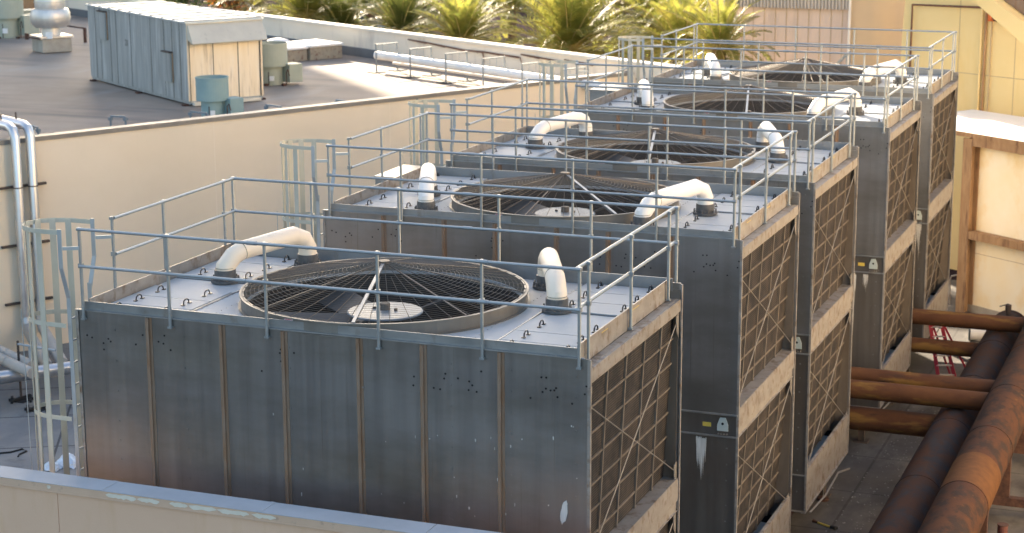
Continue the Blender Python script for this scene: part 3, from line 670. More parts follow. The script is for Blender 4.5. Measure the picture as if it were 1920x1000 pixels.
# second support bar to the right of the fan
s1 = onz(160,80,-3.4); SB = thing('pipe_stand', (s1.x,s1.y,zr), 'rusty brown stand with a crossbar between the silver fan and the container unit', 'pipe stand'); w = W(SB)
w(MB().box(s1.x-.05,s1.x+.05,s1.y-.05,s1.y+.05,zr,zr+.62),'post','rust_dark'); w(MB().bar((s1.x,s1.y,zr+.6),(s1.x-1.9,s1.y+1.0,zr+.6),.06,.06),'crossbar','rust_dark')
for k,(px,py,hh,mm,lab) in enumerate(((48,58,.9,'sage','small sage green box standing behind the silver exhaust fan'),(50,30,1.2,'beam_rust','small rusty housing behind the silver exhaust fan, at the top edge'))):
    p = onz(px,py,-3.4); T = thing('equipment_box',(p.x,p.y,zr),lab,'equipment box'); w = W(T); w(MB().obox((p.x,p.y,zr+hh/2),WA,WB,.45,.4,hh/2),'housing',mm,None,False,.02); w(MB().obox((p.x,p.y,zr+hh+.022),WA,WB,.48,.43,.02),'lid',mm)
# white topped roof boxes
def roofbox(px, py, l, k, h, lab, base='box_side'):
    p = onz(px,py,-3.4); T = thing('roof_hatch', (p.x,p.y,zr), lab, 'roof hatch', 'white lidded boxes on the flat roof'); w = W(T)
    w(MB().obox((p.x,p.y,zr+h/2),WB,WA,l-.06,k-.06,h/2-.01),'curb',base); w(MB().obox((p.x,p.y,zr+h+.05),WB,WA,l,k,.05),'lid','white_box',None,False,.04)
    return T
roofbox(588,108,.95,.8,.5,'wider white-lidded roof hatch, right one of the pair beside the back parapet')
roofbox(541,113,.7,.5,.45,'smaller white-lidded roof hatch, left one of the pair, beside the sage vent')
p = onz(522,94,-3.4); T = thing('roof_dome',(p.x,p.y,zr),'low white domed roof vent at the foot of the back parapet','roof dome'); w = W(T)
w(MB().lathe(p.x,p.y,[(.35,zr),(.35,zr+.22)],20),'neck','box_side'); w(MB().lathe(p.x,p.y,[(.5,zr+.22),(.52,zr+.3),(.4,zr+.42),(.15,zr+.48)],28),'cap','white_box',None,True)
# pipe rack in front of the parapet
F0 = onz(706,136,-3.4)
labs = ['at its left end','second from its left end','third from its left end','fourth from its left end','fifth, seen through a ladder cage','last one, mostly hidden by the wall']
PR = []
for i in range(6):
    b = F0-WB*(2.08*i); T = thing('pipe_hanger_frame',(b.x,b.y,zr),'galvanized frame over the thick white roof pipe, '+labs[i],'pipe support','frames carrying the long white pipe'); w = W(T)
    for n in (0,.95):
        g = b+WA*n; w(MB().box(g.x-.022,g.x+.022,g.y-.022,g.y+.022,zr+.02,zr+1.0),'leg','galv'); w(MB().obox((g.x,g.y,zr+.014),WA,WB,.28,.22,.012),'rubber_pad','rubber')
    g = b+WA*.475; w(MB().obox((g.x,g.y,zr+1.02),WA,WB,.5,.03,.02),'crossbar','galv')
    for n in (.3,.6): g = b+WA*n; w(MB().tube([(g.x,g.y,zr+.5),(g.x,g.y,zr+1.0)],.006,5),'hanger_rod','galv')
s_ = F0+WB*.55+WA*.42; e_ = F0-WB*13+WA*.42
T = thing('roof_pipe',(s_.x,s_.y,zr),'thick white insulated pipe hung along the back parapet','pipe'); w = W(T)
pm = MB().tube([(s_.x,s_.y,zr+.56),(e_.x,e_.y,zr+.56)],.155,20)
m = MB()
for k in range(14):
    g = s_-WB*(.4+k*.95); h = g-WB*.02; m.tube([(g.x,g.y,zr+.56),(h.x,h.y,zr+.56)],.16,20)
w.multi('pipe_run',[(pm,'pvc_white'),(m,'white_box')],True)
s_ = F0-WB*.1+WA*.7; T = thing('roof_pipe',(s_.x,s_.y,zr),'thin white pipe running just below the thick roof pipe','pipe'); w = W(T); e_ = s_-WB*12.5
w(MB().tube([(s_.x,s_.y,zr+.3),(e_.x,e_.y,zr+.3)],.05,12),'pipe_run','white_box',None,True)
# small U brackets peeking over the coping
br = [((207,218),(235,219),'left of the vent'),((357,209),(388,213),'in front of the blue-green vent'),((499,197),(528,201),'right of the container unit'),((630,188),(660,192),'centre left of the lit roof'),((757,179),(781,183),'at the lower edge of the lit roof'),((60,236),(71,240),'right behind the silver wall pipes')]
for (a,b_,lab) in br:
    p = onz(*a,-2.68); q = onz(*b_,-2.68); T = thing('pipe_bracket',(p.x,p.y,zr),'small U bracket peeking over the wall coping, '+lab,'bracket','U-shaped brackets behind the wall coping'); w = W(T)
    w(MB().bar(p,q,.05,.05),'crossbar','bracket_grey')
    for g in (p,q): w(MB().box(g.x-.02,g.x+.02,g.y-.02,g.y+.02,zr,g.z-.026),'leg','bracket_grey'); w(MB().box(g.x-.05,g.x+.05,g.y-.05,g.y+.05,g.z-.12,g.z-.03),'corner_plate','bracket_grey')
# ------------------------------------------------------------------ silver pipes on the wall
for i,(t,lab) in enumerate(((.22,'left of two silver pipes coming over the wall and down its face'),(.64,'right of two silver pipes coming over the wall and down its face'))):
    T = thing('silver_pipe',PW(t,.27,0),lab,'pipe','silver insulated pipes running down the cream wall'); w = W(T); n = .27
    pts = [PW(t,-4.5,-2.27+G),PW(t,n-.30,-2.27+G),PW(t,n-.10,-2.33+G),PW(t,n,-2.52+G),PW(t,n,-7.35+G),PW(t-.02,n+.08,-7.55+G),PW(t-.1,n+.3,-7.62+G),PW(t-1.3,n+3.8,-7.62+G)]
    w(MB().tube(pts[:5],.125,20),'vertical_run','jacket',None,True); w(MB().tube(pts[4:],.14,20),'ground_run','beige_pipe' if i else 'jacket_dull',None,True)
    w(MB().ringwall(PW(t,n,0)[0],PW(t,n,0)[1],-3.85+G,-3.82+G,.135,.02,20),'clamp','dark_steel')
    w(MB().tube([PW(t,-.5,-2.2+G),PW(t,-.5,-1.98+G)],.025,6),'vent_valve','dark_steel')
for z,lab in ((-3.84,'upper of two dark channels holding the silver wall pipes'),(-6.95,'lower of two dark channels holding the silver wall pipes'),(-5.4,'middle dark channel holding the silver wall pipes')):
    T = thing('pipe_channel',PW(.43,.06,z+G),lab,'bracket','channels holding the wall pipes'); w = W(T); w(wbox(MB(),-.25,1.1,.045,.13,z+G-.03,z+G+.03),'channel','dark_steel')
    w(wbox(MB(),.0,.44,.131,.15,z+G-.02,z+G+.02),'strap','dark_steel')
# ------------------------------------------------------------------ lower left yard
a = onz(0,708,-7.6); b = onz(130,690,-7.6); d = (b-a).normalized()
T = thing('silver_duct',(a.x,a.y,0),'wide shiny silver insulated pipe low above the slabs at the left edge','pipe'); w = W(T)
s_ = a-d*6; e_ = b+d*5; pm = MB().tube([tuple(s_),tuple(e_)],.16,24)
m = MB()
for k in range(12): g = s_+d*(.5+k*1.05); m.tube([tuple(g),tuple(g+d*.03)],.165,24)
w.multi('pipe_run',[(pm,'jacket'),(m,'jacket_dull')],True)
for i,(px,py,lab) in enumerate(((40,751,'black square base with a thin post under the silver duct, left one'),(70,768,'black square base with a thin post, right one, nearer the ladder'))):
    p = onz(px,py,-8.3); T = thing('pipe_stand',(p.x,p.y,0),lab,'pipe stand','black based stands under the silver duct'); w = W(T)
    m = MB()
    for r_ in (0,1): m.obox((p.x,p.y,.03+.03*r_),(math.cos(.6+r_*.785),math.sin(.6+r_*.785),0),(0,0,1),.3,.03,.03)
    for s2 in (-1,1): m.obox((p.x+.22*s2*math.cos(.6),p.y+.22*s2*math.sin(.6),.03),(-math.sin(.6),math.cos(.6),0),(0,0,1),.25,.03,.03)
    m.box(p.x-.2,p.x+.2,p.y-.2,p.y+.2,.0,.02)
    w(m,'base','rubber'); w(MB().tube([(p.x,p.y,.05),(p.x,p.y,1.5 if i==0 else .9)],.03,8),'post','dark_steel')
    if i==0: w(MB().tube([(p.x,p.y,1.42),(p.x+1.2,p.y-.2,1.42)],.03,8).tube([(p.x+.35,p.y,1.42),(p.x+.35,p.y,1.05)],.05,8),'arm','stile')
for k,(o0,lab) in enumerate(((0,'lower beige insulated pipe at the left edge above the silver duct'),(.42,'upper beige insulated pipe at the left edge above the silver duct'))):
    p = onz(0,672-k*14,-7.35); q = onz(60,700-k*14,-7.35); d2 = (q-p).normalized(); T = thing('beige_pipe',(p.x,p.y,0),lab,'pipe','beige pipes at the left edge'); w = W(T)
    w(MB().tube([tuple(p-d2*4),tuple(q)],.13,16),'pipe_run','beige_pipe',None,True); m = MB(); g = p+d2*.4; m.tube([tuple(g),tuple(g+d2*.06)],.14,16); w(m,'band','jacket_dull')
p = [onz(x,y,-8.28) for x,y in ((-12,851),(20,848),(42,842),(50,846),(36,852),(34,856))]
T = MB().tube([(v.x,v.y,v.z) for v in p],.02,6); o = T.build('hose','rubber'); tag(o,'black hose lying on the grey slabs at the lower left','hose')
def crumple(name, px, py, r, m_, lab, cat, z=-8.3, seed=1):
    rd = random.Random(seed); p = onz(px,py,z); m = MB(); n = 12
    for i in range(n+1):
        for j in range(n+1):
            u,v = i/n*2-1, j/n*2-1; h = max(0,(1-u*u)*(1-v*v))*r*.9+rd.uniform(0,.12*r)
            m.v.append((u*r+rd.uniform(-.06,.06)*r, v*r*.8+rd.uniform(-.06,.06)*r, h))
    for i in range(n):
        for j in range(n): a = i*(n+1)+j; m.f.append((a,a+1,a+n+2,a+n+1))
    o = m.build(name,m_); o.location = (p.x,p.y,p.z); tag(o,lab,cat); return o
crumple('plastic_sheet',128,872,.28,'foil','crumpled silver plastic lying right of the ladder foot','plastic sheet',seed=2)
crumple('plastic_sheet',97,880,.2,'foil','small crumpled silver plastic piece left of the ladder foot','plastic sheet',seed=3)
# grey boxes beside the towers, left side
for (x,y,zt,lab) in ((-.55,11.2,-1.1,'grey sheet metal box beside the left end of the third tower'),(-.85,24.3,-1.1,'grey sheet metal box beside the left end of the farthest tower')):
    T = thing('sheet_metal_box',(x,y,0),lab,'sheet metal box'); w = W(T); w(MB().box(x-.2,x+.5,y-.5,y+.8,0,zt+G-.03),'housing','curb'); w(MB().box(x-.22,x+.52,y-.52,y+.82,zt+G-.028,zt+G),'lid','curb')
# ------------------------------------------------------------------ rusty headers and branches, right
zA, zB = -6.35+G, -7.02+G; XA, XB = 10.13, 9.07; rA, rB = .455, .465
T = thing('rusty_header_pipe',(XA,12,0),'thick orange-brown rusty pipe at the right edge with a yellowish band','pipe','thick rusty header pipes'); w = W(T)
HA = MB().tube([(XA,-8,zA),(XA,33.5,zA)],rA,40); PB = MB().tube([(XA,11.2,zA),(XA,12.9,zA)],rA+.003,40,False)
m = MB()
for y in (8.0,11.2,14.6,17.6,21.,25.,29.): m.tube([(XA,y-.02,zA),(XA,y+.02,zA)],rA+.008,40)
w.multi('pipe_run',[(HA,'rust'),(PB,'weld_band'),(m,'rust')],True)
T = thing('rusty_header_pipe',(XB,12,0),'thick grey-brown rusty pipe with domed end cap and a valve on top','pipe','thick rusty header pipes'); w = W(T)
HBm = MB().tube([(XB,-8,zB),(XB,26.6,zB),(XB,26.75,zB)],rB,40)
m = MB(); n = 40; prof_ = [(rB,26.75),(rB*.92,26.87),(rB*.72,26.95),(rB*.4,27.0),(0.02,27.02)]
b0 = 0
for r_,y in prof_:
    for j in range(n): t = 2*math.pi*j/n; m.v.append((XB+r_*math.cos(t),y,zB+r_*math.sin(t)))
for i in range(len(prof_)-1):
    for j in range(n): m.f.append((i*n+j,i*n+(j+1)%n,(i+1)*n+(j+1)%n,(i+1)*n+j))
w(m,'end_cap','rust_gray',None,True)
m = MB()
for y in (9.0,13.2,17.0,20.4,23.6,26.6): m.tube([(XB,y-.02,zB),(XB,y+.02,zB)],rB+.008,40)
w.multi('pipe_run',[(HBm,'rust_gray'),(m,'rust_gray')],True)
vv = w(MB().cyl(XB,26.2,zB+rB-.03,zB+rB+.12,.05,10).cyl(XB,26.2,zB+rB+.12,zB+rB+.26,.075,10),'valve','dark_steel'); w(MB().bar((XB,26.2,zB+rB+.28),(XB-.2,26.1,zB+rB+.22),.03,.02),'valve_lever','black',vv)
for (y,z,r_,x1,mm,lab) in ((18.75,zA,.185,XA-rA*.8,'rust_brown','rear one of two close rusty branch pipes between third and fourth tower'),
    (17.72,zA,.2,XA-rA*.8,'rust_brown','front one of two close rusty branch pipes between third and fourth tower'),
    (17.85,zB,.25,XB-rB*.8,'rust_brown','lowest rusty branch pipe, ending at the grey-brown header'),
    (24.45,zA,.19,XA-rA*.8,'rust_brown','far rusty branch pipe crossing above the domed end cap'),
    (24.3,zB,.18,XB-rB*.8,'rust_brown','far rusty branch pipe ending at the lower header, above the red ladder')):
    T = thing('rusty_branch_pipe',(6.0,y,0),lab,'pipe','rusty branch pipes running from the towers to the headers'); w = W(T)
    o = w(MB().tube([(5.2,y,z),(x1,y,z)],r_,28),'pipe_run',mm,None,True); m = MB(); w(MB().tube([(x1-.03,y,z),(x1+.02,y,z)],r_+.02,28),'weld_collar',mm,o)
    w(MB().tube([(7.9,y,z),(7.94,y,z)],r_+.006,28),'weld_seam',mm,o)
for i,y in enumerate((3.,6.2,9.6,13.,16.4,19.9,23.4,26.8)):
    T = thing('pipe_support_frame',(9.6,y,0),'rust-brown steel crossbeam and posts under the two header pipes','pipe support','steel supports under the header pipes'); w = W(T)
    w(MB().box(8.2,11.6,y-.09,y+.09,.25,.42),'crossbeam','rust_dark')
    for x in (8.4,9.62,11.2): w(MB().box(x-.06,x+.06,y-.06,y+.06,0,.25).box(x-.12,x+.12,y-.12,y+.12,0,.015),'leg','rust_dark')
    w(MB().box(9.55,9.67,y-.06,y+.06,.421,1.35),'stop_post','primer'); w(MB().box(XA-.25,XA+.25,y-.07,y+.07,.421,zA-rA+.01),'pipe_shoe','rust_dark'); w(MB().box(XB-.25,XB+.25,y-.07,y+.07,.421,zB-rB+.01),'pipe_shoe','rust_dark')
T = thing('steel_channel',(9.7,12,0),'long light brown steel channel on the slabs between the header pipes','steel channel'); w = W(T)
w(MB().box(9.50,9.54,-5,30,.0,.2).box(9.545,9.75,-5,30,.0,.03),'channel','beam_rust')
T = thing('steel_post',(11.0,10.2,0),'short rust-red steel post in the lower right corner','post'); p = onz(1880,990,-7.0); w = W(T); w(MB().cyl(p.x,p.y,0,1.35,.09,16),'post','primer'); w(MB().cyl(p.x,p.y,1.351,1.37,.1,16),'cap','rust_dark')
T.location.x,T.location.y = 11.0,10.2
# blue braces and posts seen under the towers
for (x,y,lab) in ((6.2,19.6,'blue painted steel post under the front of the fourth tower'),(6.1,25.4,'blue painted steel post under the front of the farthest tower')):
    T = thing('blue_post',(x,y,0),lab,'post','blue posts under the towers'); w = W(T); w(MB().box(x-.06,x+.06,y-.06,y+.06,0.02,.85),'post','blue_paint'); w(MB().box(x-.14,x+.14,y-.14,y+.14,0,.018),'foot','blue_paint')
# red step ladder leaning behind the branch pipes
p0 = onz(1797,712,-8.3); p1 = onz(1776,716,-8.3)
T = thing('step_ladder',(p0.x,p0.y,0),'red fibreglass step ladder standing behind the rusty branch pipes','ladder'); w = W(T)
f0 = Vector((7.72,26.0,0)); 
def L(x,y,z): return (f0.x+x,f0.y+y,z*.72)
w(MB().bar(L(.25,-.3,0),L(-.35,.6,1.9),.09,.03,(0,1,0)),'side_rail','ladder_red'); w(MB().bar(L(-.15,-.45,0),L(-.6,.5,1.9),.09,.03,(0,1,0)),'side_rail','ladder_red')
w(MB().bar(L(.55,.2,0),L(-.33,.62,1.9),.05,.03,(0,1,0)),'back_rail','ladder_red'); w(MB().bar(L(.1,.0,0),L(-.58,.55,1.9),.05,.03,(0,1,0)),'back_rail','ladder_red')
for k in range(6):
    t = .14+k*.15; a = Vector(L(.25,-.3,0)).lerp(Vector(L(-.35,.6,1.9)),t); b = Vector(L(-.15,-.45,0)).lerp(Vector(L(-.6,.5,1.9)),t); w(MB().bar(a,b,.09,.02),'step','alu')
w(MB().obox(L(-.47,.55,1.93),(.6,.35,0),(0,0,1),.3,.04,.12),'top_cap','ladder_red')
# white bucket, wire stand, tool
p = onz(1843,640,-8.3); T = thing('bucket',(p.x,p.y,0),'white bucket lying by the end of the lower header pipe','bucket'); w = W(T); w(MB().tube([(p.x-.35,p.y,.2),(p.x+.15,p.y+.1,.2)],.2,16,True,.16),'body','sign_white',None,True); w(MB().tube([(p.x-.37,p.y,.2),(p.x-.35,p.y,.2)],.215,16),'rim','hub')
p = onz(1543,938,-8.3)
T = thing('rod_stand',(p.x,p.y,0),'thin grey rod with a white box on top beside the third tower legs','rod'); w = W(T); w(MB().tube([(p.x,p.y,0),(p.x+.02,p.y,.55)],.015,6),'rod','brace'); w(MB().box(p.x-.06,p.x+.08,p.y-.05,p.y+.05,.55,.68),'box','box_side'); w(MB().cyl(p.x,p.y,0,.05,.12,12),'base','rust_dark')
p = onz(1545,946,-8.3); q = onz(1572,990,-8.3); q = onz(1570,985,-8.3)
T = thing('hand_tool',(p.x,p.y,0),'black and yellow hand tool lying on the dusty slabs near the third tower','tool'); w = W(T)
p = onz(1525,977,-8.28); q = onz(1568,992,-8.28); d = (q-p); w(MB().tube([tuple(p+d*.2),tuple(p+d*.75)],.02,8),'shaft','yellow'); w(MB().tube([tuple(p),tuple(p+d*.2)],.04,8,True,.02),'head','rust_dark'); w(MB().tube([tuple(p+d*.75),tuple(q)],.03,8,True,.05),'grip','black')
for i,(x,y) in enumerate(((7.75,15.2),(7.9,21.6),(8.0,18.3))):
    pass
# rubble and grit along the towers
rd = random.Random(4); m = MB()
for k in range(700):
    y = rd.uniform(12,27); x = rd.gauss(7.9,.5); s = rd.uniform(.005,.02); b = len(m.v); z=.0
    m.v += [(x-s,y-s,z),(x+s,y-s*.8,z),(x+s*.8,y+s,z),(x-s*.9,y+s*.9,z),(x+rd.uniform(-.4,.4)*s,y,z+s*1.1)]
    m.f += [(b,b+1,b+4),(b+1,b+2,b+4),(b+2,b+3,b+4),(b+3,b,b+4)]
o = m.build('gravel','slabs'); tag(o,'scattered grit and small rubble on the slabs beside the towers','gravel'); o['kind'] = 'stuff'
# ------------------------------------------------------------------ right screen wall
az = math.radians(-55); D1 = Vector((math.sin(az),math.cos(az),0)); N1 = Vector((D1.y,-D1.x,0)); N1 = -N1 if N1.y>0 else N1   # N1 faces the camera
Q0 = onz(1790,584,-8.3)
def QW(t, n, z): p = Q0-D1*t+N1*n; return (p.x,p.y,z)         # t runs to the right
def qbox(m,t0,t1,n0,n1,z0,z1): m.prism([QW(t0,n0,z0),QW(t1,n0,z0),QW(t1,n1,z0),QW(t0,n1,z0)],(0,0,z1-z0)); return m
zt = -3.27+G
T = thing('screen_wall',tuple(Q0),'tall cream panel wall framed by rusty steel beams at the right edge, under a white roof strip','wall'); w = W(T)
w(qbox(MB(),.1,9,-.42,-.34,.05,zt+.08),'panel','panel_wall'); w(qbox(MB(),.1,9,-.34,-.30,0,.22),'base_curb','concrete')
w(qbox(MB(),.1,9,-.345,-.338,1.72,1.735),'panel_seam','line')
m = qbox(MB(),.02,.36,-.03,.0,0,zt); qbox(m,.02,.36,-.33,-.30,0,zt); qbox(m,.17,.2,-.30,-.03,0,zt); w(m,'column','beam_rust')
for z,h in ((zt-.2,.24),(-6.12+G,.22)):
    m = qbox(MB(),.365,9,-.03,0,z,z+h); qbox(m,.365,9,-.3,-.03,z+h-.02,z+h); qbox(m,.365,9,-.3,-.03,z,z+.02); cb = m
    m = MB()
    for k in range(9): g = QW(.75+k*.75,-.02,0); m.cyl(g[0],g[1],z+h,z+h+.035,.03,8)
    w.multi('crossbeam',[(cb,'beam_rust'),(m,'beam_rust')])
w(qbox(MB(),-3,9,-3.6,-.02,zt+.09,zt+.16),'roof_strip','white_roof'); w(qbox(MB(),-.3,9,-.02,.02,zt+.03,zt+.16),'roof_edge','beam_rust')
# thin pipe frame with green posts in front of it
a = onz(1822,580,-8.3)
T = thing('pipe_hoop',(a.x,a.y,0),'thin pale pipe hoop rising in front of the cream panel wall','pipe'); w = W(T)
pts = [onplane(x,y,a,(0,1,0)) for x,y in ((1781,572),(1781,525),(1784,518),(1830,508),(1834,512),(1834,566))]
w(MB().tube([tuple(p) for p in pts],.022,8),'tube','side_steel',None,True)
for i,(px,lab) in enumerate(((1817,'left of two short green posts beside the pale pipe hoop'),(1832,'right of two short green posts beside the pale pipe hoop'))):
    p = onplane(px,585,a,(0,1,0)); T = thing('green_post',(p.x,p.y,0),lab,'post','short green posts'); w = W(T); w(MB().box(p.x-.05,p.x+.05,p.y-.05,p.y+.05,0,.85),'post','green_steel'); w(MB().box(p.x-.1,p.x+.1,p.y-.1,p.y+.1,0,.03),'foot','green_steel')
# ------------------------------------------------------------------ yellow building
az = math.radians(-61); D2 = Vector((math.sin(az),math.cos(az),0)); N2 = Vector((-D2.y,D2.x,0)); N2 = -N2 if N2.y>0 else N2
Y0 = Vector((9,37.,0))
def ony(px,py,off=0): return onplane(px,py,Y0+N2*off,N2)
def tY(p): return -(Vector(p)-Y0).dot(D2)
def YW(t,n,z): p = Y0-D2*t+N2*n; return (p.x,p.y,z)
def ybox(m,t0,t1,n0,n1,z0,z1): m.prism([YW(t0,n0,z0),YW(t1,n0,z0),YW(t1,n1,z0),YW(t0,n1,z0)],(0,0,z1-z0)); return m
tl = tY(ony(1689,100)); T = thing('yellow_building',tuple(Y0),'tall yellow building with panel seams and brown pipes, top right','building'); w = W(T)
YT = 2.2+G
m = MB(); prof2 = []
for k in range(13):
    z = YT*k/12; u = z-G; prof2.append((tl+.022*max(0,u+2.6)**2*.6,z))
m.prism([YW(14,0,0)]+[YW(t,0,z) for t,z in prof2]+[YW(14,0,YT)], N2*-9); w(m,'wall','yellow_wall')
m = MB()
for px in (1795,1901): t = tY(ony(px,148)); ybox(m,t-.012,t+.012,.001,.004,2,YT)
z1 = ony(1797,136).z; ybox(m,tY(ony(1790,136)),13,.001,.004,z1-.012,z1+.012)
w(m,'panel_seam','line')
a,b,c = ony(1706,126,.08),ony(1711,9,.08),ony(1857,15,.08)
w(MB().tube([(a.x,a.y,4),tuple(a),tuple(b),tuple(c)],.035,8),'thin_pipe','pipe_brown')
m = MB(); d = ony(1858,34,.12); e = ony(1886,40,.12); c2 = ony(1857,12,.12)
w(m.tube([tuple(c2),tuple(d)],.075,10).tube([tuple(d),tuple(e)],.07,10),'thick_pipe','pipe_brown'); w(MB().tube([tuple(d-Vector((0,0,-.12))),tuple(d+Vector((0,0,-.05))),tuple(d+(e-d)*.15)],.1,10).tube([tuple(e),tuple(e+(e-d)*.25)],.09,10),'orange_elbow','orange')
for px in (1838,1846): p = ony(px,100,.06); w(MB().tube([(p.x,p.y,3),(p.x,p.y,YT)],.045,8),'downpipe','yellow_wall' if px==1838 else 'beam_rust')
p = ony(1857,100,.05); w(MB().tube([(p.x,p.y,3),(p.x,p.y,YT)],.02,6),'conduit','line')
# diagonal beam top right, in front of the building
off = 1.6; T = thing('diagonal_beam',tuple(Y0+N2*off),'large pale yellow sloping beam crossing the top right corner','beam'); w = W(T)
P = [ony(x,y,off) for x,y in ((1782,-53),(1825,-45),(2020,102),(2020,150))]
w(MB().prism(P, N2*.5),'beam','yellow_wall')
P = [ony(x,y,off) for x,y in ((1828,-44),(1900,-60),(2020,40),(2020,99))]
w(MB().prism(P, N2*.12),'soffit_panel','rib')
# tan curved wall, ribbed wall, downpipe
T = thing('tan_building',(1,50,0),'tan building with a rounded corner behind the farthest tower','building'); w = W(T)
y50 = 50.; xl = onplane(1594,60,(0,y50,0),(0,1,0)).x; xr = onplane(1628,60,(0,y50,0),(0,1,0)).x
m = MB(); prs = [(xl,y50),(xr,y50)]
for k in range(1,11): t = k/10*1.15; prs.append((xr+1.0*math.sin(t),y50+1.0*(1-math.cos(t))))
lx,ly = prs[-1]; prs.append((lx+1.6,ly+3.4)); back = [(x-.0,58) for x in (prs[-1][0],xl)]
m.prism([(x,y,0) for x,y in prs+back],(0,0,3+G)); w(m,'wall','tan_wall',None,True)
T = thing('ribbed_building',(-3,50.5,0),'pinkish panel building with a corrugated metal band on top, behind the right palm','building'); w = W(T)
zc_ = onplane(1520,16,(0,50.3,0),(0,1,0)).z
w(MB().box(-5.4,xl-.03,50.3,58,0,3+G),'wall','ribbed_wall')
m = MB(); x = -5.3
while x < xl-.1: m.box(x-.012,x+.012,50.285,50.298,0,zc_); x += .425
w(m,'panel_seam','line')
m = MB(); x = -5.4
while x < xl-.05: m.prism([(x,50.2,zc_),(x+.03,50.1,zc_),(x+.075,50.1,zc_),(x+.105,50.2,zc_)],(0,0,3+G-zc_)); m.box(x+.1051,x+.13,50.19,50.21,zc_,3+G); x += .13
w(m,'corrugated_band','corrug')
p = onplane(1592,60,(0,49.8,0),(0,1,0)); T = thing('downpipe',(p.x,p.y,0),'white downpipe between the pinkish and the tan building','downpipe'); w = W(T); w(MB().tube([(p.x,p.y,0),(p.x,p.y,3+G)],.05,10),'pipe_run','white_box'); w(MB().box(p.x-.08,p.x+.08,p.y,p.y+.12,5,5.05).box(p.x-.08,p.x+.08,p.y,p.y+.12,8,8.05),'clamp','white_box')
# small lattice stair by the downpipe
p = onplane(1568,118,(0,46,0),(0,1,0)); T = thing('lattice_stair',(p.x,p.y,0),'small grey steel lattice beside the white downpipe','steel frame'); w = W(T); m = MB(); z0 = p.z-2.2
for s2 in (-.3,.3): m.bar((p.x-.5,46+s2,z0+1.6),(p.x+.45,46+s2,z0+2.6),.03,.06)
for k in range(7): m.bar((p.x-.5+k*.15,45.7,z0+1.6+k*.155),(p.x-.5+k*.15,46.3,z0+1.6+k*.155),.03,.02)
w(m,'truss','galv'); 
for s2 in (-.3,.3): w(MB().box(p.x+.4,p.x+.44,46+s2-.02,46+s2+.02,0,z0+2.6),'leg','galv')
# ------------------------------------------------------------------ palms and trees
def palm(px, py, dist, L_, label, n=60, mt='frond', seed=0, tilt=0, up=.0, grp='date palms behind the parapet'):
    rd = random.Random(seed); d = ray(px,py); d = d/ d.dot(CF)*1; p = CAM+d*dist; T = thing('palm_tree',(p.x,p.y,0),label,'palm tree',grp); w = W(T)
    m = MB(); k = int(p.z/.35)+1
    for i in range(k):
        z = p.z*i/k; r0 = .24+.05*(i%2); m.lathe(p.x,p.y,[(r0,z),(r0+.05,z+p.z/k*.6),(r0-.02,z+p.z/k)],12)
    w(m,'trunk','trunk')
    m = MB(); st = MB()
    for i in range(n):
        az_ = i*2.39996+rd.uniform(-.2,.2); f = (i+.5)/n; el = math.radians(84-f*96+up*20+rd.uniform(-6,6)); ln = L_*rd.uniform(.82,1.08)*(1-.12*(1-f))
        droop = rd.uniform(.7,1.25)*(.45+.65*f); h = Vector((math.cos(az_),math.sin(az_),0)); side = Vector((-h.y,h.x,0)); pts = []; cur = Vector((p.x,p.y,p.z))+h*.12; e = el
        N_ = 14
        for s2 in range(N_+1):
            pts.append(cur.copy()); cur = cur+(h*math.cos(e)+Vector((0,0,math.sin(e))))*(ln/N_); e -= droop*1.5/N_*(.4+1.2*s2/N_)
        st.tube([tuple(q) for q in pts[::2]],.035,4,False,.008)
        nl = 66
        for j in range(nl):
            u = .14+.86*j/nl; fi = u*N_; i0 = min(int(fi),N_-1); q = pts[i0].lerp(pts[i0+1],fi-i0); tg = (pts[i0+1]-pts[i0]).normalized(); nrm = side.cross(tg).normalized()
            ll = L_*.17*math.sin(math.pi*min(1,(u*.85+.13)))**.7*rd.uniform(.8,1.15)
            for sgn in (-1,1):
                dr = (side*sgn*.8+tg*.62+nrm*rd.uniform(.1,.45)*(1 if nrm.z>0 else -1)+Vector((0,0,-.15))).normalized(); wv = tg.cross(dr).normalized().cross(dr)*.017*L_/3
                b = len(m.v); m.v += [tuple(q-wv*.5),tuple(q+dr*ll*.5-wv),tuple(q+dr*ll),tuple(q+dr*ll*.5+wv)]; m.f.append((b,b+1,b+2,b+3))
    cr = w(m,'crown',mt); w(st,'frond_stalks','stalk',cr); return T
S_ = FOC
def PL(px,py,dist,rpx,*a,**k): return palm(px,py,dist,1.34*rpx/S_*dist,*a,**k)
PL(1066,98,82,150,'biggest palm, in the middle just behind the parapet right of the purple road',n=71,seed=1)
PL(866,78,84,98,'palm directly left of the purple road gap',n=57,seed=2)
PL(752,62,88,100,'bushy palm behind the parapet above the first pipe frame',n=53,seed=3,mt='frond_dark')
PL(640,58,92,85,'palm behind the parapet right of the container unit, above the two white cars',n=51,seed=4,mt='frond_dark')
PL(575,36,92,110,'palm directly behind the parapet above the container unit hood end',n=57,seed=5)
PL(1278,100,78,115,'palm behind the left railing of the farthest tower',n=58,seed=6)
PL(1163,8,100,95,'taller palm with a bare brown trunk between the biggest palm and the farthest tower',n=30,seed=7)
PL(1345,6,84,120,'right palm with long drooping fronds in front of the pinkish building',n=51,seed=8,up=.2)
PL(1226,55,96,105,'palm between the bare trunk palm and the farthest tower railing',n=51,seed=9)
PL(1385,60,82,62,'low palm in front of the pinkish building, beside the far railing',n=22,seed=12)
PL(1348,92,70,95,'palm between the farthest tower railing and the pinkish building',n=45,seed=13)
PL(960,20,118,80,'small far palm beyond the purple road, above the biggest palm',n=30,seed=14)
PL(695,20,112,95,'far palm at the top edge above the two cars',n=30,seed=10,mt='frond_dark')
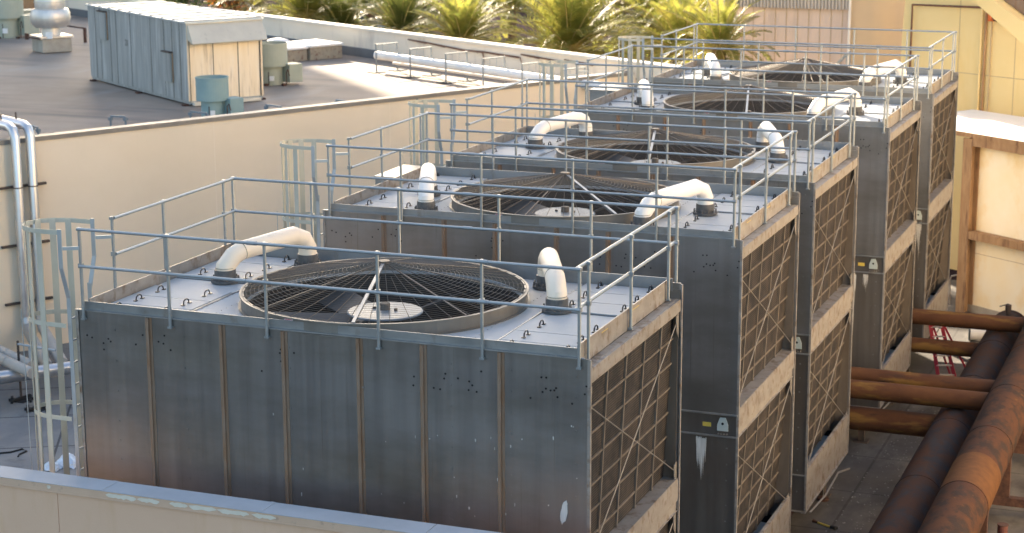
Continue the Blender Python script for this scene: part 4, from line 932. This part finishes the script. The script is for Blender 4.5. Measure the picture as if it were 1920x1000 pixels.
PL(480,8,104,80,'palm at the top edge left of the container hood, beside the orange tree',n=30,seed=11,mt='frond_dark')
def tree(px, py, dist, rpx, hpx, label, mt, seed, n=1500, extra=None):
    rd = random.Random(seed); d = ray(px,py); d = d/d.dot(CF); p = CAM+d*dist; R = rpx/S_*dist; H = hpx/S_*dist
    T = thing('leafy_tree',(p.x,p.y,0),label,'tree','leafy trees beyond the parapet'); w = W(T)
    m = MB().tube([(p.x,p.y,0),(p.x+.1,p.y,p.z*.6),(p.x,p.y,p.z)],.22,8,True,.1)
    for k in range(5): a = k*1.3; m.tube([(p.x,p.y,p.z*.6),(p.x+math.cos(a)*R*.5,p.y+math.sin(a)*R*.5,p.z+H*.3)],.09,6,True,.03)
    w(m,'trunk','trunk'); m = MB(); cl = [(Vector((rd.gauss(0,.45)*R,rd.gauss(0,.45)*R,rd.uniform(-.6,.8)*H)),rd.uniform(.25,.5)*R) for _ in range(12)]
    for k in range(n):
        c,r_ = rd.choice(cl); v = Vector((rd.gauss(0,1),rd.gauss(0,1),rd.gauss(0,1))).normalized()*r_*rd.uniform(.5,1.05); q = p+c+v; s = rd.uniform(.07,.16)
        a = Vector((rd.gauss(0,1),rd.gauss(0,1),rd.gauss(0,1))).normalized(); b_ = a.cross(Vector((rd.gauss(0,1),rd.gauss(0,1),rd.gauss(0,1)))).normalized()
        b = len(m.v); m.v += [tuple(q-a*s),tuple(q+b_*s*.6),tuple(q+a*s),tuple(q-b_*s*.6)]; m.f.append((b,b+1,b+2,b+3))
    w(m,'crown',mt); return T
tree(350,-4,110,60,30,'dark leafy tree at the top edge above the container roof','leaf',21)
tree(430,2,106,34,26,'orange-leaved tree at the top edge above the container roof','leaf_orange',22,900)
tree(985,-8,150,80,36,'dark leafy tree beyond the purple road, behind the biggest palm','leaf',23)
tree(900,-14,160,70,30,'dark leafy tree beyond the purple road gap, top edge','leaf',24)
tree(790,-6,130,60,40,'dark leafy tree behind the two left palms, top edge','leaf',25)
tree(1100,-2,150,70,40,'dark leafy tree behind the taller palm','leaf',26)
tree(620,6,118,60,40,'dark leafy tree behind the palms above the hood','leaf',27)
tree(1250,6,130,60,40,'dark leafy tree behind the palms left of the pinkish building','leaf',28)
tree(270,-12,108,60,22,'dark leafy tree at the top edge left of the orange tree','leaf',29)
# parked cars glimpsed under the palms
def car(px,py,label,mm,rz):
    p = onz(px,py,-8.3); T = thing('parked_car',(p.x,p.y,0),label,'car','cars parked under the palms',rz)
    B_ = [(-2.2,.35),(-2.2,.75),(-2.05,.9),(-1.1,1.0),(-.6,1.42),(.7,1.45),(1.45,1.0),(2.1,.9),(2.25,.7),(2.25,.35)]
    o = MB().prism([(x,-.85,z) for x,z in B_],(0,1.7,0)).build('body',mm,T,False,.06)
    MB().prism([(x,-.87,z) for x,z in ((-1.05,1.0),(-.6,1.36),(.65,1.38),(1.3,1.0))],(0,1.74,0)).build('side_window','car_glass',T)
    MB().prism([(.82,-.75,1.42),(1.5,-.75,1.03),(1.5,.75,1.03),(.82,.75,1.42)],(.03,0,.03)).build('windscreen','car_glass',T)
    MB().prism([(-.68,-.75,1.40),(-1.18,-.75,1.03),(-1.18,.75,1.03),(-.68,.75,1.40)],(-.03,0,.03)).build('rear_window','car_glass',T)
    for x in (-1.35,1.4):
        for y in (-.8,.8): wv = MB().tube([(x,y-.1,.32),(x,y+.1,.32)],.32,20).build('wheel','rubber',T); MB().tube([(x,y-.11,.32),(x,y+.11,.32)],.18,14).build('rim','hub',wv)
    for y in (-.6,.6): MB().box(2.2,2.27,y-.15,y+.15,.62,.78).build('headlight','sign_white',T)
car(728,72,'white parked car with dark window glimpsed between the palms','car_white',1.9)
car(680,62,'blue-white parked car glimpsed under the palms, left of the white one','car_blue',1.9)
# ------------------------------------------------------------------ unseen blocks, added: one casts the near shade, one bounces warm light
sA = math.radians(40); SH = Vector((-math.sin(sA),math.cos(sA),0)); LW = Vector((math.cos(sA),math.sin(sA),0))
def sb(w0,w1,v0,v1,z0,z1):
    m = MB(); m.prism([LW*w0+SH*v0+Vector((0,0,z0)),LW*w1+SH*v0+Vector((0,0,z0)),LW*w1+SH*v1+Vector((0,0,z0)),LW*w0+SH*v1+Vector((0,0,z0))],(0,0,z1-z0)); return m
VO = 150
T = thing('shade_block',tuple(LW*0+SH*VO),'unseen tall block added far left to cast shade on the near towers','building'); w = W(T)
w(MB().prism([LW*a+SH*VO+Vector((0,0,b)) for a,b in ((11.9,0),(11.9,40),(12.8,41.7),(14.7,50.3),(16.8,51.9),(17.0,60),(17.0,95),(-90,95),(-90,0))], SH*20),'block','ribbed_wall')  # outline shaped to put the shade edge across roof and fourth deck
T = thing('bounce_block',tuple(LW*30+SH*-15),'unseen long cream block added at the right to bounce warm sunlight','building'); w = W(T)
w(sb(17.3,85,-20,-10,0,26),'wall','bounce_cream')  # added sunlit surface for warm fill
# ------------------------------------------------------------------ light, sky, camera
EL = math.radians(18); SD = Vector((SH.x*math.cos(EL),SH.y*math.cos(EL),math.sin(EL)))
su = bpy.data.lights.new('sun','SUN'); su.energy = 5.0; su.angle = math.radians(.53); su.color = (1.0,.84,.64)
so = bpy.data.objects.new('sun', su); COL.objects.link(so); so.rotation_euler = (-SD).to_track_quat('-Z','Y').to_euler(); so.location = (0,0,60)
wd = bpy.data.worlds.new("World"); sc.world = wd; wd.use_nodes = True; nt = wd.node_tree; bg = nt.nodes['Background']
sky = nt.nodes.new('ShaderNodeTexSky'); sky.sky_type = 'NISHITA'; sky.sun_disc = False; sky.sun_elevation = EL; sky.sun_rotation = -sA; sky.air_density = .9; sky.dust_density = 2.2; sky.ozone_density = .5
nt.links.new(sky.outputs[0], bg.inputs[0]); bg.inputs[1].default_value = .10
cd = bpy.data.cameras.new('camera'); co = bpy.data.objects.new('camera', cd); COL.objects.link(co); sc.camera = co
cd.sensor_width = 36; cd.lens = FOC/1920*36; cd.clip_start = .1; cd.clip_end = 4000
M = Matrix((CR,CU,-CF)).transposed().to_4x4(); M.translation = CAM; co.matrix_world = M
cd.dof.use_dof = True; cd.dof.focus_distance = 27; cd.dof.aperture_fstop = 2.0
vs = sc.view_settings; vs.view_transform = 'Standard'; vs.look = 'None'; vs.exposure = 2.3; vs.gamma = 1; vs.use_curve_mapping = False
